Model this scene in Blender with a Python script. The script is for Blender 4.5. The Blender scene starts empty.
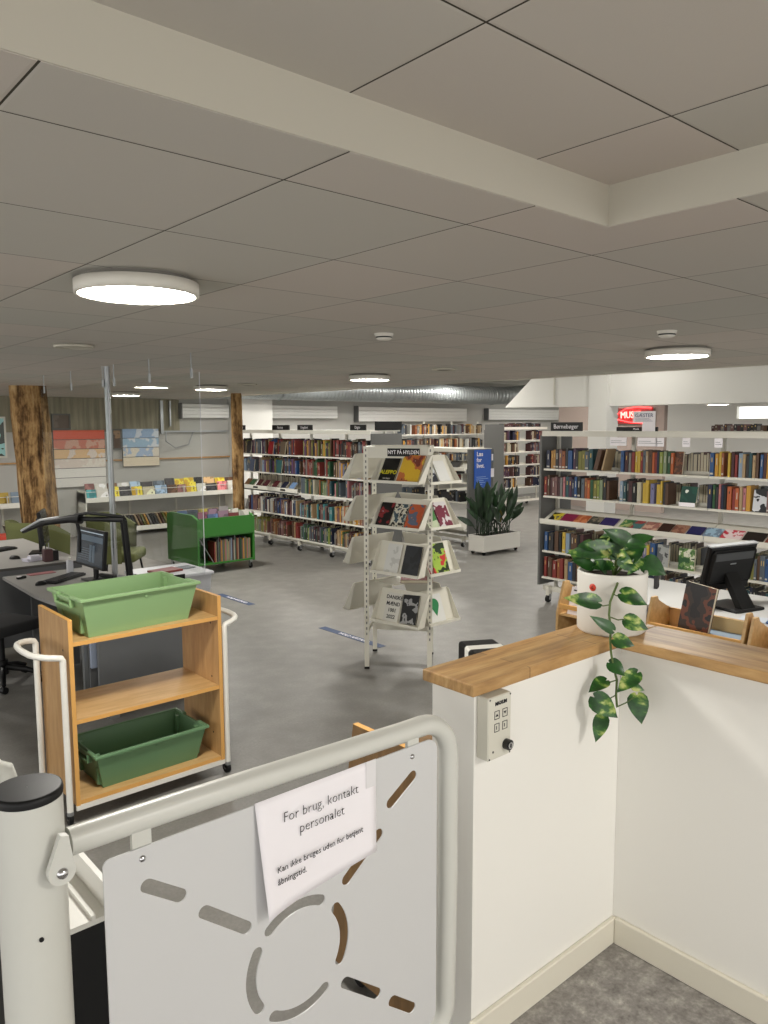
import bpy, bmesh, math, random
from mathutils import Vector, Matrix
PI = math.pi
S = bpy.context.scene
C = S.collection
R = random.Random(7)

# ------------------------------------------------------------------ camera, world, exposure
YAW, PITCH, ROLL, CAMH = math.radians(41.13), math.radians(6.377), math.radians(-0.2), 2.1
def setup_camera():
    cy, sy, cp, sp = math.cos(YAW), math.sin(YAW), math.cos(PITCH), math.sin(PITCH)
    f = Vector((sy*cp, cy*cp, -sp)); r = Vector((cy, -sy, 0)); u = r.cross(f)
    c, s = math.cos(ROLL), math.sin(ROLL)
    r, u = r*c + u*s, -r*s + u*c
    m = Matrix((r, u, -f)).transposed().to_4x4()
    m.translation = (0, 0, CAMH)
    cd = bpy.data.cameras.new('camera'); co = bpy.data.objects.new('camera', cd)
    C.objects.link(co); co.matrix_world = m
    cd.sensor_fit = 'VERTICAL'; cd.sensor_height = 36; cd.sensor_width = 27
    cd.lens = 773.8/1024*36; cd.clip_start = .05; cd.clip_end = 200
    S.camera = co
    return f, r, u
CF, CR, CU = setup_camera()
w = bpy.data.worlds.new('world'); S.world = w; w.use_nodes = True
bg = w.node_tree.nodes['Background']
bg.inputs[0].default_value = (1.0, .985, .95, 1); bg.inputs[1].default_value = .62
LAMP_POWER = 40.0
S.view_settings.view_transform = 'Standard'; S.view_settings.look = 'None'
S.view_settings.exposure = 1.72; S.view_settings.gamma = 1
S.view_settings.use_curve_mapping = False

# ------------------------------------------------------------------ materials
def lin(c):
    return tuple(((v/255)/12.92 if v/255 <= .04045 else ((v/255+.055)/1.055)**2.4) for v in c) + (1,)
MATS = {}
def mat(name, rgb, rough=.6, metal=0, spec=.5, emit=0):
    if name in MATS: return MATS[name]
    m = bpy.data.materials.new(name); m.use_nodes = True
    b = m.node_tree.nodes['Principled BSDF']
    b.inputs['Base Color'].default_value = lin(rgb)
    b.inputs['Roughness'].default_value = rough
    b.inputs['Metallic'].default_value = metal
    b.inputs['Specular IOR Level'].default_value = spec
    if emit:
        b.inputs['Emission Color'].default_value = lin(rgb); b.inputs['Emission Strength'].default_value = emit
    MATS[name] = m
    return m
class NT:
    def __init__(s, m):
        s.t = m.node_tree; s.b = s.t.nodes['Principled BSDF']
    def n(s, typ, **kw):
        n = s.t.nodes.new(typ)
        for k, v in kw.items(): setattr(n, k, v)
        return n
    def l(s, a, b): s.t.links.new(a, b)
    def math(s, op, a, b=None):
        n = s.n('ShaderNodeMath', operation=op)
        for i, v in enumerate((a, b)):
            if v is None: continue
            if isinstance(v, (int, float)): n.inputs[i].default_value = v
            else: s.l(v, n.inputs[i])
        return n.outputs[0]
    def ramp(s, fac, stops, interp='LINEAR'):
        n = s.n('ShaderNodeValToRGB'); n.color_ramp.interpolation = interp
        e = n.color_ramp.elements
        while len(e) < len(stops): e.new(.5)
        for i, (p, c) in enumerate(stops): e[i].position = p; e[i].color = lin(c)
        s.l(fac, n.inputs[0]); return n.outputs[0]
    def noise(s, scale, detail=3, vec=None, stretch=None, rough=.5):
        n = s.n('ShaderNodeTexNoise'); n.inputs['Scale'].default_value = scale
        n.inputs['Detail'].default_value = detail; n.inputs['Roughness'].default_value = rough
        tc = s.n('ShaderNodeTexCoord'); src = tc.outputs['Object'] if vec is None else vec
        if stretch:
            mp = s.n('ShaderNodeMapping'); mp.inputs['Scale'].default_value = stretch
            s.l(src, mp.inputs[0]); src = mp.outputs[0]
        s.l(src, n.inputs['Vector']); return n.outputs['Fac']
    def bump(s, h, strength=.2, dist=.01):
        n = s.n('ShaderNodeBump'); n.inputs['Strength'].default_value = strength; n.inputs['Distance'].default_value = dist
        s.l(h, n.inputs['Height']); s.l(n.outputs[0], s.b.inputs['Normal'])
def noisemat(name, c1, c2, scale, rough=.6, stretch=None, bump=0, spec=.5, detail=4, lo=.35, hi=.65, c3=None):
    if name in MATS: return MATS[name]
    m = mat(name, c1, rough, spec=spec); t = NT(m)
    f = t.noise(scale, detail, stretch=stretch)
    st = [(lo, c1), (hi, c2)] if c3 is None else [(lo, c1), ((lo+hi)/2, c2), (hi, c3)]
    t.l(t.ramp(f, st), t.b.inputs['Base Color'])
    if bump: t.bump(f, bump)
    return m
def _floor():
    m = mat('linoleum', (122,120,116), .42); t = NT(m)
    f = t.noise(5, 8); g = t.noise(55, 6, rough=.7)
    t.l(t.ramp(t.math('ADD', t.math('MULTIPLY', f, .5), t.math('MULTIPLY', g, .5)), [(.34, (110,108,104)), (.5, (121,119,115)), (.64, (134,132,127))]), t.b.inputs['Base Color'])
    return m
M_floor = _floor()
def _lino():
    m = mat('landing_linoleum', (120,118,115), .5); t = NT(m)
    f = t.noise(22, 8, rough=.7); f2 = t.noise(90, 4)
    t.l(t.ramp(t.math('ADD', t.math('MULTIPLY', f, .75), t.math('MULTIPLY', f2, .25)), [(.36, (108,104,101)), (.5, (140,136,132)), (.6, (164,160,155)), (.68, (196,191,184))]), t.b.inputs['Base Color'])
    return m
M_landing = _lino()
def _tiles():
    m = mat('ceiling_tile', (178,174,164), .9, spec=.15); t = NT(m)
    tc = t.n('ShaderNodeTexCoord'); sx = t.n('ShaderNodeSeparateXYZ'); t.l(tc.outputs['Object'], sx.inputs[0])
    def cell(out, off):
        v = t.math('DIVIDE', t.math('SUBTRACT', out, off), .6)
        fr = t.math('FRACT', v); fl = t.math('FLOOR', v)
        d = t.math('MINIMUM', fr, t.math('SUBTRACT', 1.0, fr))
        return d, fl
    dx, fx = cell(sx.outputs[0], .4243); dy, fy = cell(sx.outputs[1], .3124)
    d = t.math('MINIMUM', dx, dy)
    groove = t.math('LESS_THAN', d, .0038)
    bev = t.math('MINIMUM', t.math('DIVIDE', d, .014), 1.0)
    cb = t.n('ShaderNodeCombineXYZ'); t.l(fx, cb.inputs[0]); t.l(fy, cb.inputs[1])
    wn = t.n('ShaderNodeTexWhiteNoise'); t.l(cb.outputs[0], wn.inputs['Vector'])
    tone = t.ramp(wn.outputs['Value'], [(0, (188,186,178)), (.5, (193,188,180)), (1, (198,190,182))])
    mx = t.n('ShaderNodeMix', data_type='RGBA'); t.l(groove, mx.inputs['Factor'])
    t.l(tone, mx.inputs['A']); mx.inputs['B'].default_value = lin((70,66,58))
    t.l(mx.outputs['Result'], t.b.inputs['Base Color'])
    f = t.noise(260, 2)
    t.bump(t.math('ADD', t.math('MULTIPLY', bev, .6), t.math('MULTIPLY', f, .12)), .35, .006)
    return m
M_tile = _tiles()
M_soffit = mat('soffit_paint', (186,181,168), .9, spec=.2)
M_wall = mat('wall_paint', (234,232,226), .75)
M_wallback = mat('back_wall_paint', (224,223,218), .8)
M_backgrey = mat('back_wall_grey', (186,185,180), .8)
M_concrete = noisemat('board_marked_concrete', (126,122,104), (158,152,132), 2.2, .9, stretch=(6, 1, .35), bump=.2, detail=6)
M_base = mat('baseboard_paint', (222,217,202), .4)
def wood(name, c1, c2, c3, stretch, scale=3.0, rough=.45, block=None):
    m = mat(name, c1, rough); t = NT(m)
    f = t.noise(scale, 6, stretch=stretch, rough=.6)
    col = t.ramp(f, [(.3, c1), (.5, c2), (.68, c3)])
    if block:
        tc = t.n('ShaderNodeTexCoord'); mp = t.n('ShaderNodeMapping'); mp.inputs['Scale'].default_value = block
        t.l(tc.outputs['Object'], mp.inputs[0])
        br = t.n('ShaderNodeTexBrick'); t.l(mp.outputs[0], br.inputs['Vector'])
        br.inputs['Scale'].default_value = 1; br.inputs['Mortar Size'].default_value = .004
        br.inputs['Brick Width'].default_value = 1; br.inputs['Row Height'].default_value = 1
        br.inputs['Color1'].default_value = (.78,.78,.78,1); br.inputs['Color2'].default_value = (1.1,1.06,1,1); br.inputs['Mortar'].default_value = (.6,.55,.5,1)
        mx = t.n('ShaderNodeMix', data_type='RGBA', blend_type='MULTIPLY'); mx.inputs['Factor'].default_value = 1
        t.l(col, mx.inputs['A']); t.l(br.outputs['Color'], mx.inputs['B']); col = mx.outputs['Result']
    t.l(col, t.b.inputs['Base Color']); t.bump(f, .06, .003)
    return m
M_oak = wood('oak_worktop', (146,108,64), (180,142,90), (200,165,112), (2, 22, 10), 2.2, .48, (1.6, 22, 1))
M_oak2 = wood('oak_worktop_leg', (146,108,64), (180,142,90), (200,165,112), (22, 2, 10), 2.2, .48)
M_birch = wood('birch_board', (184,146,92), (198,160,106), (208,172,120), (1.5, 9, 9), 3, .45)
M_birchdark = wood('birch_side', (164,124,76), (178,138,88), (188,150,100), (9, 9, 1.5), 3, .5)
M_edge = mat('birch_edge', (212,160,88), .5)
def _log():
    m = mat('rough_timber', (120,86,48), .85, spec=.2); t = NT(m)
    f = t.noise(2.2, 8, stretch=(5, 5, .5), rough=.68); g = t.noise(5, 6, stretch=(2, 2, .9), rough=.7)
    c = t.ramp(t.math('ADD', t.math('MULTIPLY', f, .6), t.math('MULTIPLY', g, .4)), [(.38, (48,32,18)), (.45, (100,74,46)), (.53, (164,130,86)), (.66, (202,174,128))])
    t.l(c, t.b.inputs['Base Color']); t.bump(t.math('ADD', f, g), .8, .03)
    return m
M_log = _log()
M_white = mat('white_lacquer', (226,224,216), .4)
M_shelf = mat('shelf_enamel', (206,203,192), .45)
M_shelfw = mat('white_shelf_enamel', (228,226,216), .4)
M_rack = mat('rack_enamel', (212,209,196), .45)
M_gate = mat('gate_powder_coat', (203,203,196), .35, spec=.5)
M_panel = mat('gate_sheet', (203,203,203), .45)
M_paper = mat('paper', (240,236,240), .8)
M_ink = mat('ink', (28,28,32), .7)
M_black = mat('black_plastic', (9,9,10), .5, spec=.35)
M_blackg = mat('black_gloss', (10,10,11), .22)
M_darkgrey = mat('dark_grey_board', (96,97,98), .6)
M_endgrey = mat('end_panel_grey', (94,94,92), .6)
M_birchshade = wood('shaded_birch', (104,78,44), (122,92,54), (136,104,64), (9, 9, 1.5), 3, .5)  # birch with the shade behind the gate put into its colour
M_desk = mat('desk_laminate', (150,148,145), .5)
M_deskedge = mat('desk_edge', (70,68,66), .6)
M_steel = mat('brushed_steel', (165,168,170), .35, .85)
M_chrome = mat('chrome', (200,200,202), .18, 1)
def _duct():
    m = mat('galvanised_duct', (158,164,166), .35, .7); t = NT(m)
    tc = t.n('ShaderNodeTexCoord'); wv = t.n('ShaderNodeTexWave'); wv.inputs['Scale'].default_value = 3.2; wv.bands_direction = 'X'
    t.l(tc.outputs['Object'], wv.inputs['Vector']); t.bump(wv.outputs['Fac'], .5, .02)
    return m
M_duct = _duct()
M_green = mat('moss_green_enamel', (44,110,34), .45)
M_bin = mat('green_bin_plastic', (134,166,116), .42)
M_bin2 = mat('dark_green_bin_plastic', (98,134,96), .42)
M_soil = noisemat('soil', (28,20,14), (54,42,32), 60, .95, bump=.5)
M_pot = mat('pot_ceramic', (216,213,205), .5)
M_red = mat('red_dot', (205,62,40), .5)
M_blue = mat('blue_sign', (22,84,180), .5)
M_tape = mat('blue_tape', (26,54,96), .5)
M_tote = mat('tote_plastic', (196,198,204), .35)
M_olive = mat('olive_fabric', (88,92,52), .9)
M_plexi = mat('acrylic', (250,250,250), .03)
def _glass():
    m = bpy.data.materials.new('clear_acrylic'); m.use_nodes = True; nt = m.node_tree; nt.nodes.clear()
    o = nt.nodes.new('ShaderNodeOutputMaterial'); tr = nt.nodes.new('ShaderNodeBsdfTransparent'); gl = nt.nodes.new('ShaderNodeBsdfGlossy')
    tr.inputs[0].default_value = (.95, .96, .955, 1); gl.inputs['Roughness'].default_value = .02
    mx = nt.nodes.new('ShaderNodeMixShader'); fr = nt.nodes.new('ShaderNodeLayerWeight'); fr.inputs[0].default_value = .2; mu = nt.nodes.new('ShaderNodeMath'); mu.operation = 'MULTIPLY_ADD'; mu.inputs[1].default_value = .14; mu.inputs[2].default_value = .02; nt.links.new(fr.outputs['Facing'], mu.inputs[0])
    nt.links.new(mu.outputs[0], mx.inputs[0]); nt.links.new(tr.outputs[0], mx.inputs[1]); nt.links.new(gl.outputs[0], mx.inputs[2])
    nt.links.new(mx.outputs[0], o.inputs[0]); return m
M_glass = _glass()
def _leaf():
    m = mat('pothos_leaf', (42,92,34), .35); t = NT(m)
    f = t.noise(38, 4, stretch=(1, .45, 1))
    t.l(t.ramp(f, [(.42, (26,66,24)), (.55, (46,94,34)), (.60, (110,142,60)), (.68, (188,194,118))]), t.b.inputs['Base Color'])
    return m
M_leaf = _leaf()
M_leafd = noisemat('dark_pothos_leaf', (26,66,26), (48,98,38), 24, .35)
M_stem = mat('vine_stem', (78,98,44), .6)
M_aspi = noisemat('broad_dark_leaf', (16,34,18), (34,62,32), 6, .35, stretch=(8, 1, 1))
M_aspy = mat('yellowed_leaf', (120,108,40), .5)

BC = dict(navy=(30,38,70), ochre=(186,130,52), charcoal=(48,47,50), rose=(132,90,86), rust=(160,84,42), blue=(42,88,150), plum=(78,44,74),
    olive=(132,130,52), slate=(92,104,116), teal=(36,84,92), maroon=(80,38,42), grey=(130,128,124), red=(150,46,40), yellow=(222,182,50),
    tan=(184,152,108), brown=(98,66,44), orange=(208,98,44), lime=(150,164,66), sage=(140,158,118), green=(40,92,54), paleblue=(140,164,188),
    amber=(222,158,44), pink=(196,116,120), black=(20,20,22), lilac=(126,124,168), cream=(206,198,168), white=(222,220,212), purple=(104,60,120), turquoise=(60,140,146))
CN = dict(paleblue='pale blue', charcoal='charcoal grey', navy='navy blue', slate='slate grey', rose='dusty rose')
def bmat(c): return mat('cover_' + c, tuple(.85*(.85*v + .15*sum(BC[c])/3) for v in BC[c]), .55)
M_pages = mat('book_pages', (214,206,184), .9)
M_titlew = mat('spine_print_white', (176,172,162), .6)
M_titley = mat('spine_print_gold', (190,160,90), .6)
M_titled = mat('spine_print_dark', (34,32,34), .6)
def art(name, cols, scale=14, seed=0):
    if name in MATS: return MATS[name]
    m = mat(name, cols[0], .35); t = NT(m)
    tc = t.n('ShaderNodeTexCoord'); mp = t.n('ShaderNodeMapping'); mp.inputs['Location'].default_value = (seed*3.7, seed*1.3, seed*.77)
    t.l(tc.outputs['Object'], mp.inputs[0])
    f = t.noise(scale, 2.5, vec=mp.outputs[0])
    n = len(cols); t.l(t.ramp(f, [(.32 + .36*i/max(1, n-1) if i else 0, c) for i, c in enumerate(cols)], 'CONSTANT'), t.b.inputs['Base Color'])
    return m

# ------------------------------------------------------------------ mesh helpers
class MB:
    def __init__(s): s.v = []; s.f = []; s.m = []; s.mats = []; s.sm = []
    def mi(s, m):
        if m not in s.mats: s.mats.append(m)
        return s.mats.index(m)
    def add(s, vs, fs, m, smooth=False, xf=None):
        o = len(s.v); i = s.mi(m)
        s.v += [tuple(xf @ Vector(p)) if xf is not None else tuple(p) for p in vs]
        for f in fs: s.f.append([a+o for a in f]); s.m.append(i); s.sm.append(smooth)
    def box(s, x0, x1, y0, y1, z0, z1, m, xf=None):
        vs = [(x, y, z) for x in (x0, x1) for y in (y0, y1) for z in (z0, z1)]
        s.add(vs, [(0,1,3,2), (4,6,7,5), (0,4,5,1), (2,3,7,6), (0,2,6,4), (1,5,7,3)], m, xf=xf)
    def rbox(s, x0, x1, y0, y1, z0, z1, m, b=.004, xf=None, seg=1, smooth=False):
        bm = bmesh.new(); bmesh.ops.create_cube(bm, size=1)
        for v in bm.verts: v.co = Vector((x0+(v.co.x+.5)*(x1-x0), y0+(v.co.y+.5)*(y1-y0), z0+(v.co.z+.5)*(z1-z0)))
        bmesh.ops.bevel(bm, geom=bm.edges[:], offset=b, segments=seg, affect='EDGES', profile=.5)
        bm.verts.index_update()
        s.add([v.co[:] for v in bm.verts], [[v.index for v in f.verts] for f in bm.faces], m, smooth, xf); bm.free()
    def prism(s, poly, z0, z1, m, xf=None):
        n = len(poly); vs = [(x, y, z0) for x, y in poly] + [(x, y, z1) for x, y in poly]
        s.add(vs, [list(range(n))[::-1], list(range(n, 2*n))] + [[i, (i+1) % n, n+(i+1) % n, n+i] for i in range(n)], m, xf=xf)
    def tube(s, pts, r, m, n=10, caps=True, r2=None):
        pts = [Vector(p) for p in pts]; vs = []; fs = []; k = len(pts)
        up = None
        for i, p in enumerate(pts):
            d = (pts[min(i+1, k-1)] - pts[max(i-1, 0)]).normalized()
            if up is None:
                up = Vector((0, 0, 1)) if abs(d.z) < .9 else Vector((1, 0, 0))
            a = d.cross(up).normalized(); up = a.cross(d).normalized()
            rr = r if r2 is None else r + (r2-r)*i/(k-1)
            for j in range(n):
                t = 2*PI*j/n; vs.append(p + (a*math.cos(t) + up*math.sin(t))*rr)
        for i in range(k-1):
            for j in range(n): fs.append((i*n+j, i*n+(j+1) % n, (i+1)*n+(j+1) % n, (i+1)*n+j))
        s.add(vs, fs, m, True)
        if caps: s.add(vs[:n], [list(range(n))[::-1]], m); s.add(vs[-n:], [list(range(n))], m)
    def lathe(s, prof, m, c=(0, 0, 0), n=32, smooth=True, closed=False):
        vs = []; fs = []; k = len(prof)
        for r, z in prof:
            for j in range(n):
                t = 2*PI*j/n; vs.append((c[0]+r*math.cos(t), c[1]+r*math.sin(t), c[2]+z))
        for i in range(k-1):
            for j in range(n): fs.append((i*n+j, i*n+(j+1) % n, (i+1)*n+(j+1) % n, (i+1)*n+j))
        s.add(vs, fs, m, smooth)
    def disc(s, c, r, m, n=32, down=False):
        vs = [(c[0]+r*math.cos(2*PI*j/n), c[1]+r*math.sin(2*PI*j/n), c[2]) for j in range(n)]
        s.add(vs, [list(range(n))[::-1] if down else list(range(n))], m)
    def cyl(s, c, r, h, m, n=24, axis='z', smooth=True):
        pts = {'z': [(c[0], c[1], c[2]), (c[0], c[1], c[2]+h)], 'x': [(c[0], c[1], c[2]), (c[0]+h, c[1], c[2])], 'y': [(c[0], c[1], c[2]), (c[0], c[1]+h, c[2])]}[axis]
        s.tube(pts, r, m, n)
    def build(s, name, parent=None, loc=None, rotz=None):
        me = bpy.data.meshes.new(name); me.from_pydata(s.v, [], s.f)
        for m in s.mats: me.materials.append(m)
        me.polygons.foreach_set('material_index', s.m); me.polygons.foreach_set('use_smooth', s.sm)
        me.update()
        o = bpy.data.objects.new(name, me); C.objects.link(o)
        if parent: o.parent = parent
        if loc: o.location = loc
        if rotz is not None: o.rotation_euler = (0, 0, rotz)
        return o
def fix(o):
    bm = bmesh.new(); bm.from_mesh(o.data); bmesh.ops.recalc_face_normals(bm, faces=bm.faces); bm.to_mesh(o.data); bm.free(); return o
def tag(o, label, cat, group=None, kind=None):
    if label: o['label'] = label
    if cat: o['category'] = cat
    if group: o['group'] = group
    if kind: o['kind'] = kind
    return o
def thing(name, label, cat, loc=(0, 0, 0), rotz=0, group=None):
    o = bpy.data.objects.new(name, None); C.objects.link(o); o.empty_display_size = .1
    o.location = loc; o.rotation_euler = (0, 0, rotz)
    return tag(o, label, cat, group)
def struct(o): o['kind'] = 'structure'; return o
def dup(root, loc, rotz, label=None, group=None):
    r = root.copy(); C.objects.link(r); r.location = loc; r.rotation_euler = (0, 0, rotz)
    if label: r['label'] = label
    if group: r['group'] = group
    for ch in list(root.children):
        c = ch.copy(); C.objects.link(c); c.parent = r
        for g in list(ch.children):
            d = g.copy(); C.objects.link(d); d.parent = c
    return r
def text(name, s, size, m, parent, mtx, align='CENTER', ext=.0006, bold=0, sx=1.0):
    cu = bpy.data.curves.new(name, 'FONT'); cu.body = s; cu.size = size; cu.extrude = ext; cu.align_x = align; cu.align_y = 'CENTER'
    cu.resolution_u = 2; cu.offset = bold
    tmp = bpy.data.objects.new(name, cu)
    me = bpy.data.meshes.new_from_object(tmp); bpy.data.objects.remove(tmp)
    me.transform(Matrix.Scale(sx, 4, (1, 0, 0)))
    me.materials.clear(); me.materials.append(m)
    o = bpy.data.objects.new(name, me); C.objects.link(o); o.parent = parent; o.matrix_local = mtx
    return o
def face(loc, right, up):
    r = Vector(right).normalized(); u = Vector(up).normalized(); n = r.cross(u)
    m = Matrix((r, u, n)).transposed().to_4x4(); m.translation = Vector(loc); return m
def arc(c, r, a0, a1, n, ax=(1, 0, 0), ay=(0, 0, 1)):
    c = Vector(c); ax = Vector(ax); ay = Vector(ay)
    return [c + ax*r*math.cos(math.radians(a0+(a1-a0)*i/n)) + ay*r*math.sin(math.radians(a0+(a1-a0)*i/n)) for i in range(n+1)]
def B1(name, parent, m, *b, loc=None, bev=None):
    q = MB()
    if bev: q.rbox(*b, m, bev)
    else: q.box(*b, m)
    return q.build(name, parent, loc)
# ------------------------------------------------------------------ the room
struct(B1('floor', None, M_floor, -4, 21.2, -4, 15.2, -.1, 0))
q = MB(); q.box(.60, 2.14, -3, 1.24, .40, .5, M_landing); q.box(-1.2, .60, -3, 1.12, .40, .5, M_landing)
struct(q.build('floor_landing'))
# half wall round the landing
struct(B1('wall_landing_front', None, M_wall, 1.37, 2.019, 1.235, 1.38, 0, 1.446))
struct(B1('wall_landing_right', None, M_wall, 2.02, 2.17, -3, 1.38, 0, 1.446))
struct(B1('wall_landing_riser', None, M_wall, -1.2, 1.37, 1.03, 1.11, 0, .40))
q = MB(); q.rbox(1.36, 2.019, 1.22, 1.235, .5, .582, M_base, .003); struct(q.build('baseboard_front'))
q = MB(); q.rbox(2.004, 2.02, -3, 1.22, .5, .585, M_base, .003); struct(q.build('baseboard_right'))
q = MB(); q.rbox(1.346, 2.19, 1.217, 1.394, 1.4465, 1.4775, M_oak, .004, seg=2)
tag(q.build('worktop_board'), 'oak board capping the half wall beside the gate, its end above the control box', 'worktop')
q = MB(); q.rbox(1.972, 2.19, -3, 1.216, 1.4465, 1.4775, M_oak2, .004, seg=2)
tag(q.build('worktop_board'), 'oak board capping the half wall running out of frame to the right', 'worktop')
# low ceiling, raised coffer over the landing
q = MB(); q.box(-4, 7.40, 1.276, 14.96, 2.65, 2.761, M_tile); q.box(1.951, 7.40, -4, 1.276, 2.65, 2.761, M_tile)
struct(q.build('ceiling'))
struct(B1('ceiling_coffer', None, M_tile, -4, 1.95, -4, 1.275, 2.762, 2.80))
q = MB(); q.box(-4, 1.949, 1.272, 1.276, 2.651, 2.762, M_soffit); q.box(1.947, 1.951, -4, 1.272, 2.651, 2.762, M_soffit)
struct(q.build('trim_coffer'))
q = MB(); q.box(7.40, 7.44, -4, 15, 2.64, 3.35, M_soffit); struct(q.build('trim_ceiling_edge'))
# high hall beyond the edge
struct(B1('ceiling_hall', None, M_wallback, 7.44, 21, -4, 15, 3.3, 3.35))
struct(B1('wall_back', None, M_backgrey, -4, 21, 15, 15.2, 0, 3.35))
q = MB(); q.box(-4, 7.44, 14.96, 15.0, 2.0, 2.65, M_concrete); struct(q.build('wall_back_concrete'))
q = MB(); q.box(3.0, 9.0, 14.95, 15.0, 1.425, 1.455, M_birchdark); struct(q.build('trim_rail'))
q = MB(); q.box(8.6, 9.42, 14.5, 15.0, 0, 3.3, M_wallback); struct(q.build('wall_pilaster'))
q = MB()   # right wall with the window opening
q.box(21, 21.2, -4, 8.2, 0, 3.35, M_wallback); q.box(21, 21.2, 9.6, 15.2, 0, 3.35, M_wallback)
q.box(21, 21.2, 8.2, 9.6, 0, 2.2, M_wallback); q.box(21, 21.2, 8.2, 9.6, 2.62, 3.35, M_wallback)
struct(q.build('wall_right'))
q = MB()
for a, b, c, d in ((8.2, 9.6, 2.2, 2.25), (8.2, 9.6, 2.57, 2.62), (8.2, 8.25, 2.25, 2.57), (9.55, 9.6, 2.25, 2.57)): q.box(20.95, 21.1, a, b, c, d, M_white)
wf = struct(q.build('window_1'))
B1('window_pane', wf, M_glass, 21.02, 21.03, 8.25, 9.55, 2.25, 2.57)
# white bulkhead over the far area with its pier
q = MB()
poly = [(7.56, 2.36), (7.05, 2.78), (7.05, 3.3), (-4, 3.3), (-4, 2.345), (6.1, 2.345)]
X = Matrix(((0, 0, 1, 9.0), (1, 0, 0, 0), (0, 1, 0, 0), (0, 0, 0, 1)))
q.prism(poly, 0, .25, M_wallback, X); struct(q.build('wall_bulkhead'))
q = MB(); q.box(8.93, 9.2, 5.78, 6.06, 0, 3.3, M_wallback); struct(q.build('wall_pier'))
q = MB(); q.box(8.985, 9.0, 6.66, 6.68, 2.38, 3.3, M_shelf); struct(q.build('trim_seam'))
struct(B1('ceiling_far', None, M_wallback, 11.0, 20.95, -4, 7.9, 2.56, 2.62))
struct(B1('wall_partition', None, mat('warm_grey_wall', (150,136,128), .8), 17, 17.15, 9.45, 12.45, 0, 2.62))
# ------------------------------------------------------------------ ceiling fittings
M_diff = mat('lamp_diffuser', (255,251,243), .5, emit=LAMP_POWER)
M_lampbody = mat('lamp_body', (214,210,200), .5)
M_shadowgap = mat('lamp_base', (120,116,108), .7)
def ceiling_lamp(label, x, y, z=2.65, r=.225):
    t = thing('ceiling_lamp', label, 'lamp', (x, y, z), 0, 'round ceiling lamps')
    q = MB(); q.lathe([(r*.86, 0), (r*.86, -.018)], M_shadowgap); q.build('lamp_base', t)
    q = MB(); q.lathe([(r*.86, -.018), (r, -.018), (r, -.062), (r-.014, -.066), (r-.016, -.058)], M_lampbody, n=48); q.disc((0, 0, -.03), r-.002, M_lampbody, 40); q.build('lamp_ring', t)
    q = MB(); q.disc((0, 0, -.060), r-.016, M_diff, 48, down=True); q.build('diffuser', t)
    return t
L = ceiling_lamp('large round white ceiling lamp nearest the camera, upper left of the photo', 1.26, 2.84)
for x, y, z, lab in ((5.35, 2.89, 2.65, 'lit round ceiling lamp above the right bookcase, beside the smoke detector'),
    (5.46, 6.48, 2.65, 'lit round ceiling lamp above the white display rack'),
    (5.22, 9.53, 2.65, 'lit round ceiling lamp above the green picture book cart'),
    (5.13, 12.15, 2.65, 'small lit round ceiling lamp behind the steel post at the back left'),
    (13.97, 7.25, 2.56, 'far round ceiling lamp beyond the white bulkhead, left of the far window'),
    (15.6, 7.5, 2.56, 'farthest round ceiling lamp, seen just under the bulkhead by the window'),
    (1.60, -1.35, 2.762, 'round ceiling lamp in the raised ceiling over the landing')):
    dup(L, (x, y, z), 0, lab)
for x, y, lab in ((1.3, 9.4, 'added unseen round ceiling lamp left of the rough timber post'), (11.9, 3.2, 'added unseen round ceiling lamp behind the right bookcase under the far ceiling'), (15.5, 3.6, 'added unseen round lamp deep in the far room right of the neon sign'), (18.5, 5.6, 'added unseen round lamp nearest the far window'), (8.6, 12.2, 'lamp'), (8.3, 8.4, 'left'), (12.4, 12.4, 'lamp'), (12.2, 9.4, 'row'), (15.6, 11.0, 'far'), (8.2, 5.2, 'edge'), (8.2, 2.2, 'edge2'), (10.2, 13.2, 'b1'), (14.4, 13.4, 'b2'), (18.4, 12.6, 'b3')):  # lamps added out of view to brighten the office, hall and far room
    if lab in ('edge', 'edge2'): sc_ = .5
    else: sc_ = 1
    if lab in ('left', 'row', 'far', 'edge', 'edge2', 'b1', 'b2', 'b3'): dup(L, (x, y, 3.3), 0, {'left': 'added unseen hall lamp above the gap between display rack and low magazine shelf', 'row': 'added unseen hall lamp in the aisle left of the bulkhead', 'far': 'added unseen hall lamp before the far bookcase and the neon sign', 'edge': 'added unseen hall lamp above the gap between ceiling edge and white pier', 'edge2': 'added unseen hall lamp high over the right part of the right bookcase', 'b1': 'added unseen hall lamp near the white pilaster', 'b2': 'added unseen hall lamp before the back centre bookcase', 'b3': 'added unseen hall lamp at the far right end of the back wall'}[lab]).scale = (sc_, sc_, 1)
    elif lab == 'lamp':
        lab = 'added unseen pendant hall lamp above the long left bookcase' if x < 9 else 'added unseen pendant hall lamp above the low magazine shelf'
        dup(L, (x, y, 3.3), 0, lab)
    else: dup(L, (x, y, 2.65 if x < 7 else 2.56), 0, lab)
def vent(label, x, y, r, m):
    t = thing('ceiling_vent', label, 'vent', (x, y, 2.65))
    q = MB(); q.lathe([(r*.6, 0), (r, -.004), (r, -.018), (r*.88, -.022), (r*.8, -.010)], M_soffit); q.build('vent_ring', t)
    q = MB(); q.lathe([(.001, -.02), (r*.55, -.018), (r*.74, -.008), (r*.8, -.004)], m); q.build('vent_dish', t)
vent('unlit round air vent in the ceiling behind the large lamp', 1.93, 5.4, .13, M_soffit)
vent('dark round air vent flush in the ceiling above the white rack', 5.45, 5.35, .12, mat('vent_dark', (60,60,58), .7))
vent('dark flat air vent in the ceiling before the left bookcase', 5.4, 8.9, .13, mat('vent_dark', (60,60,58), .7))
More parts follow.
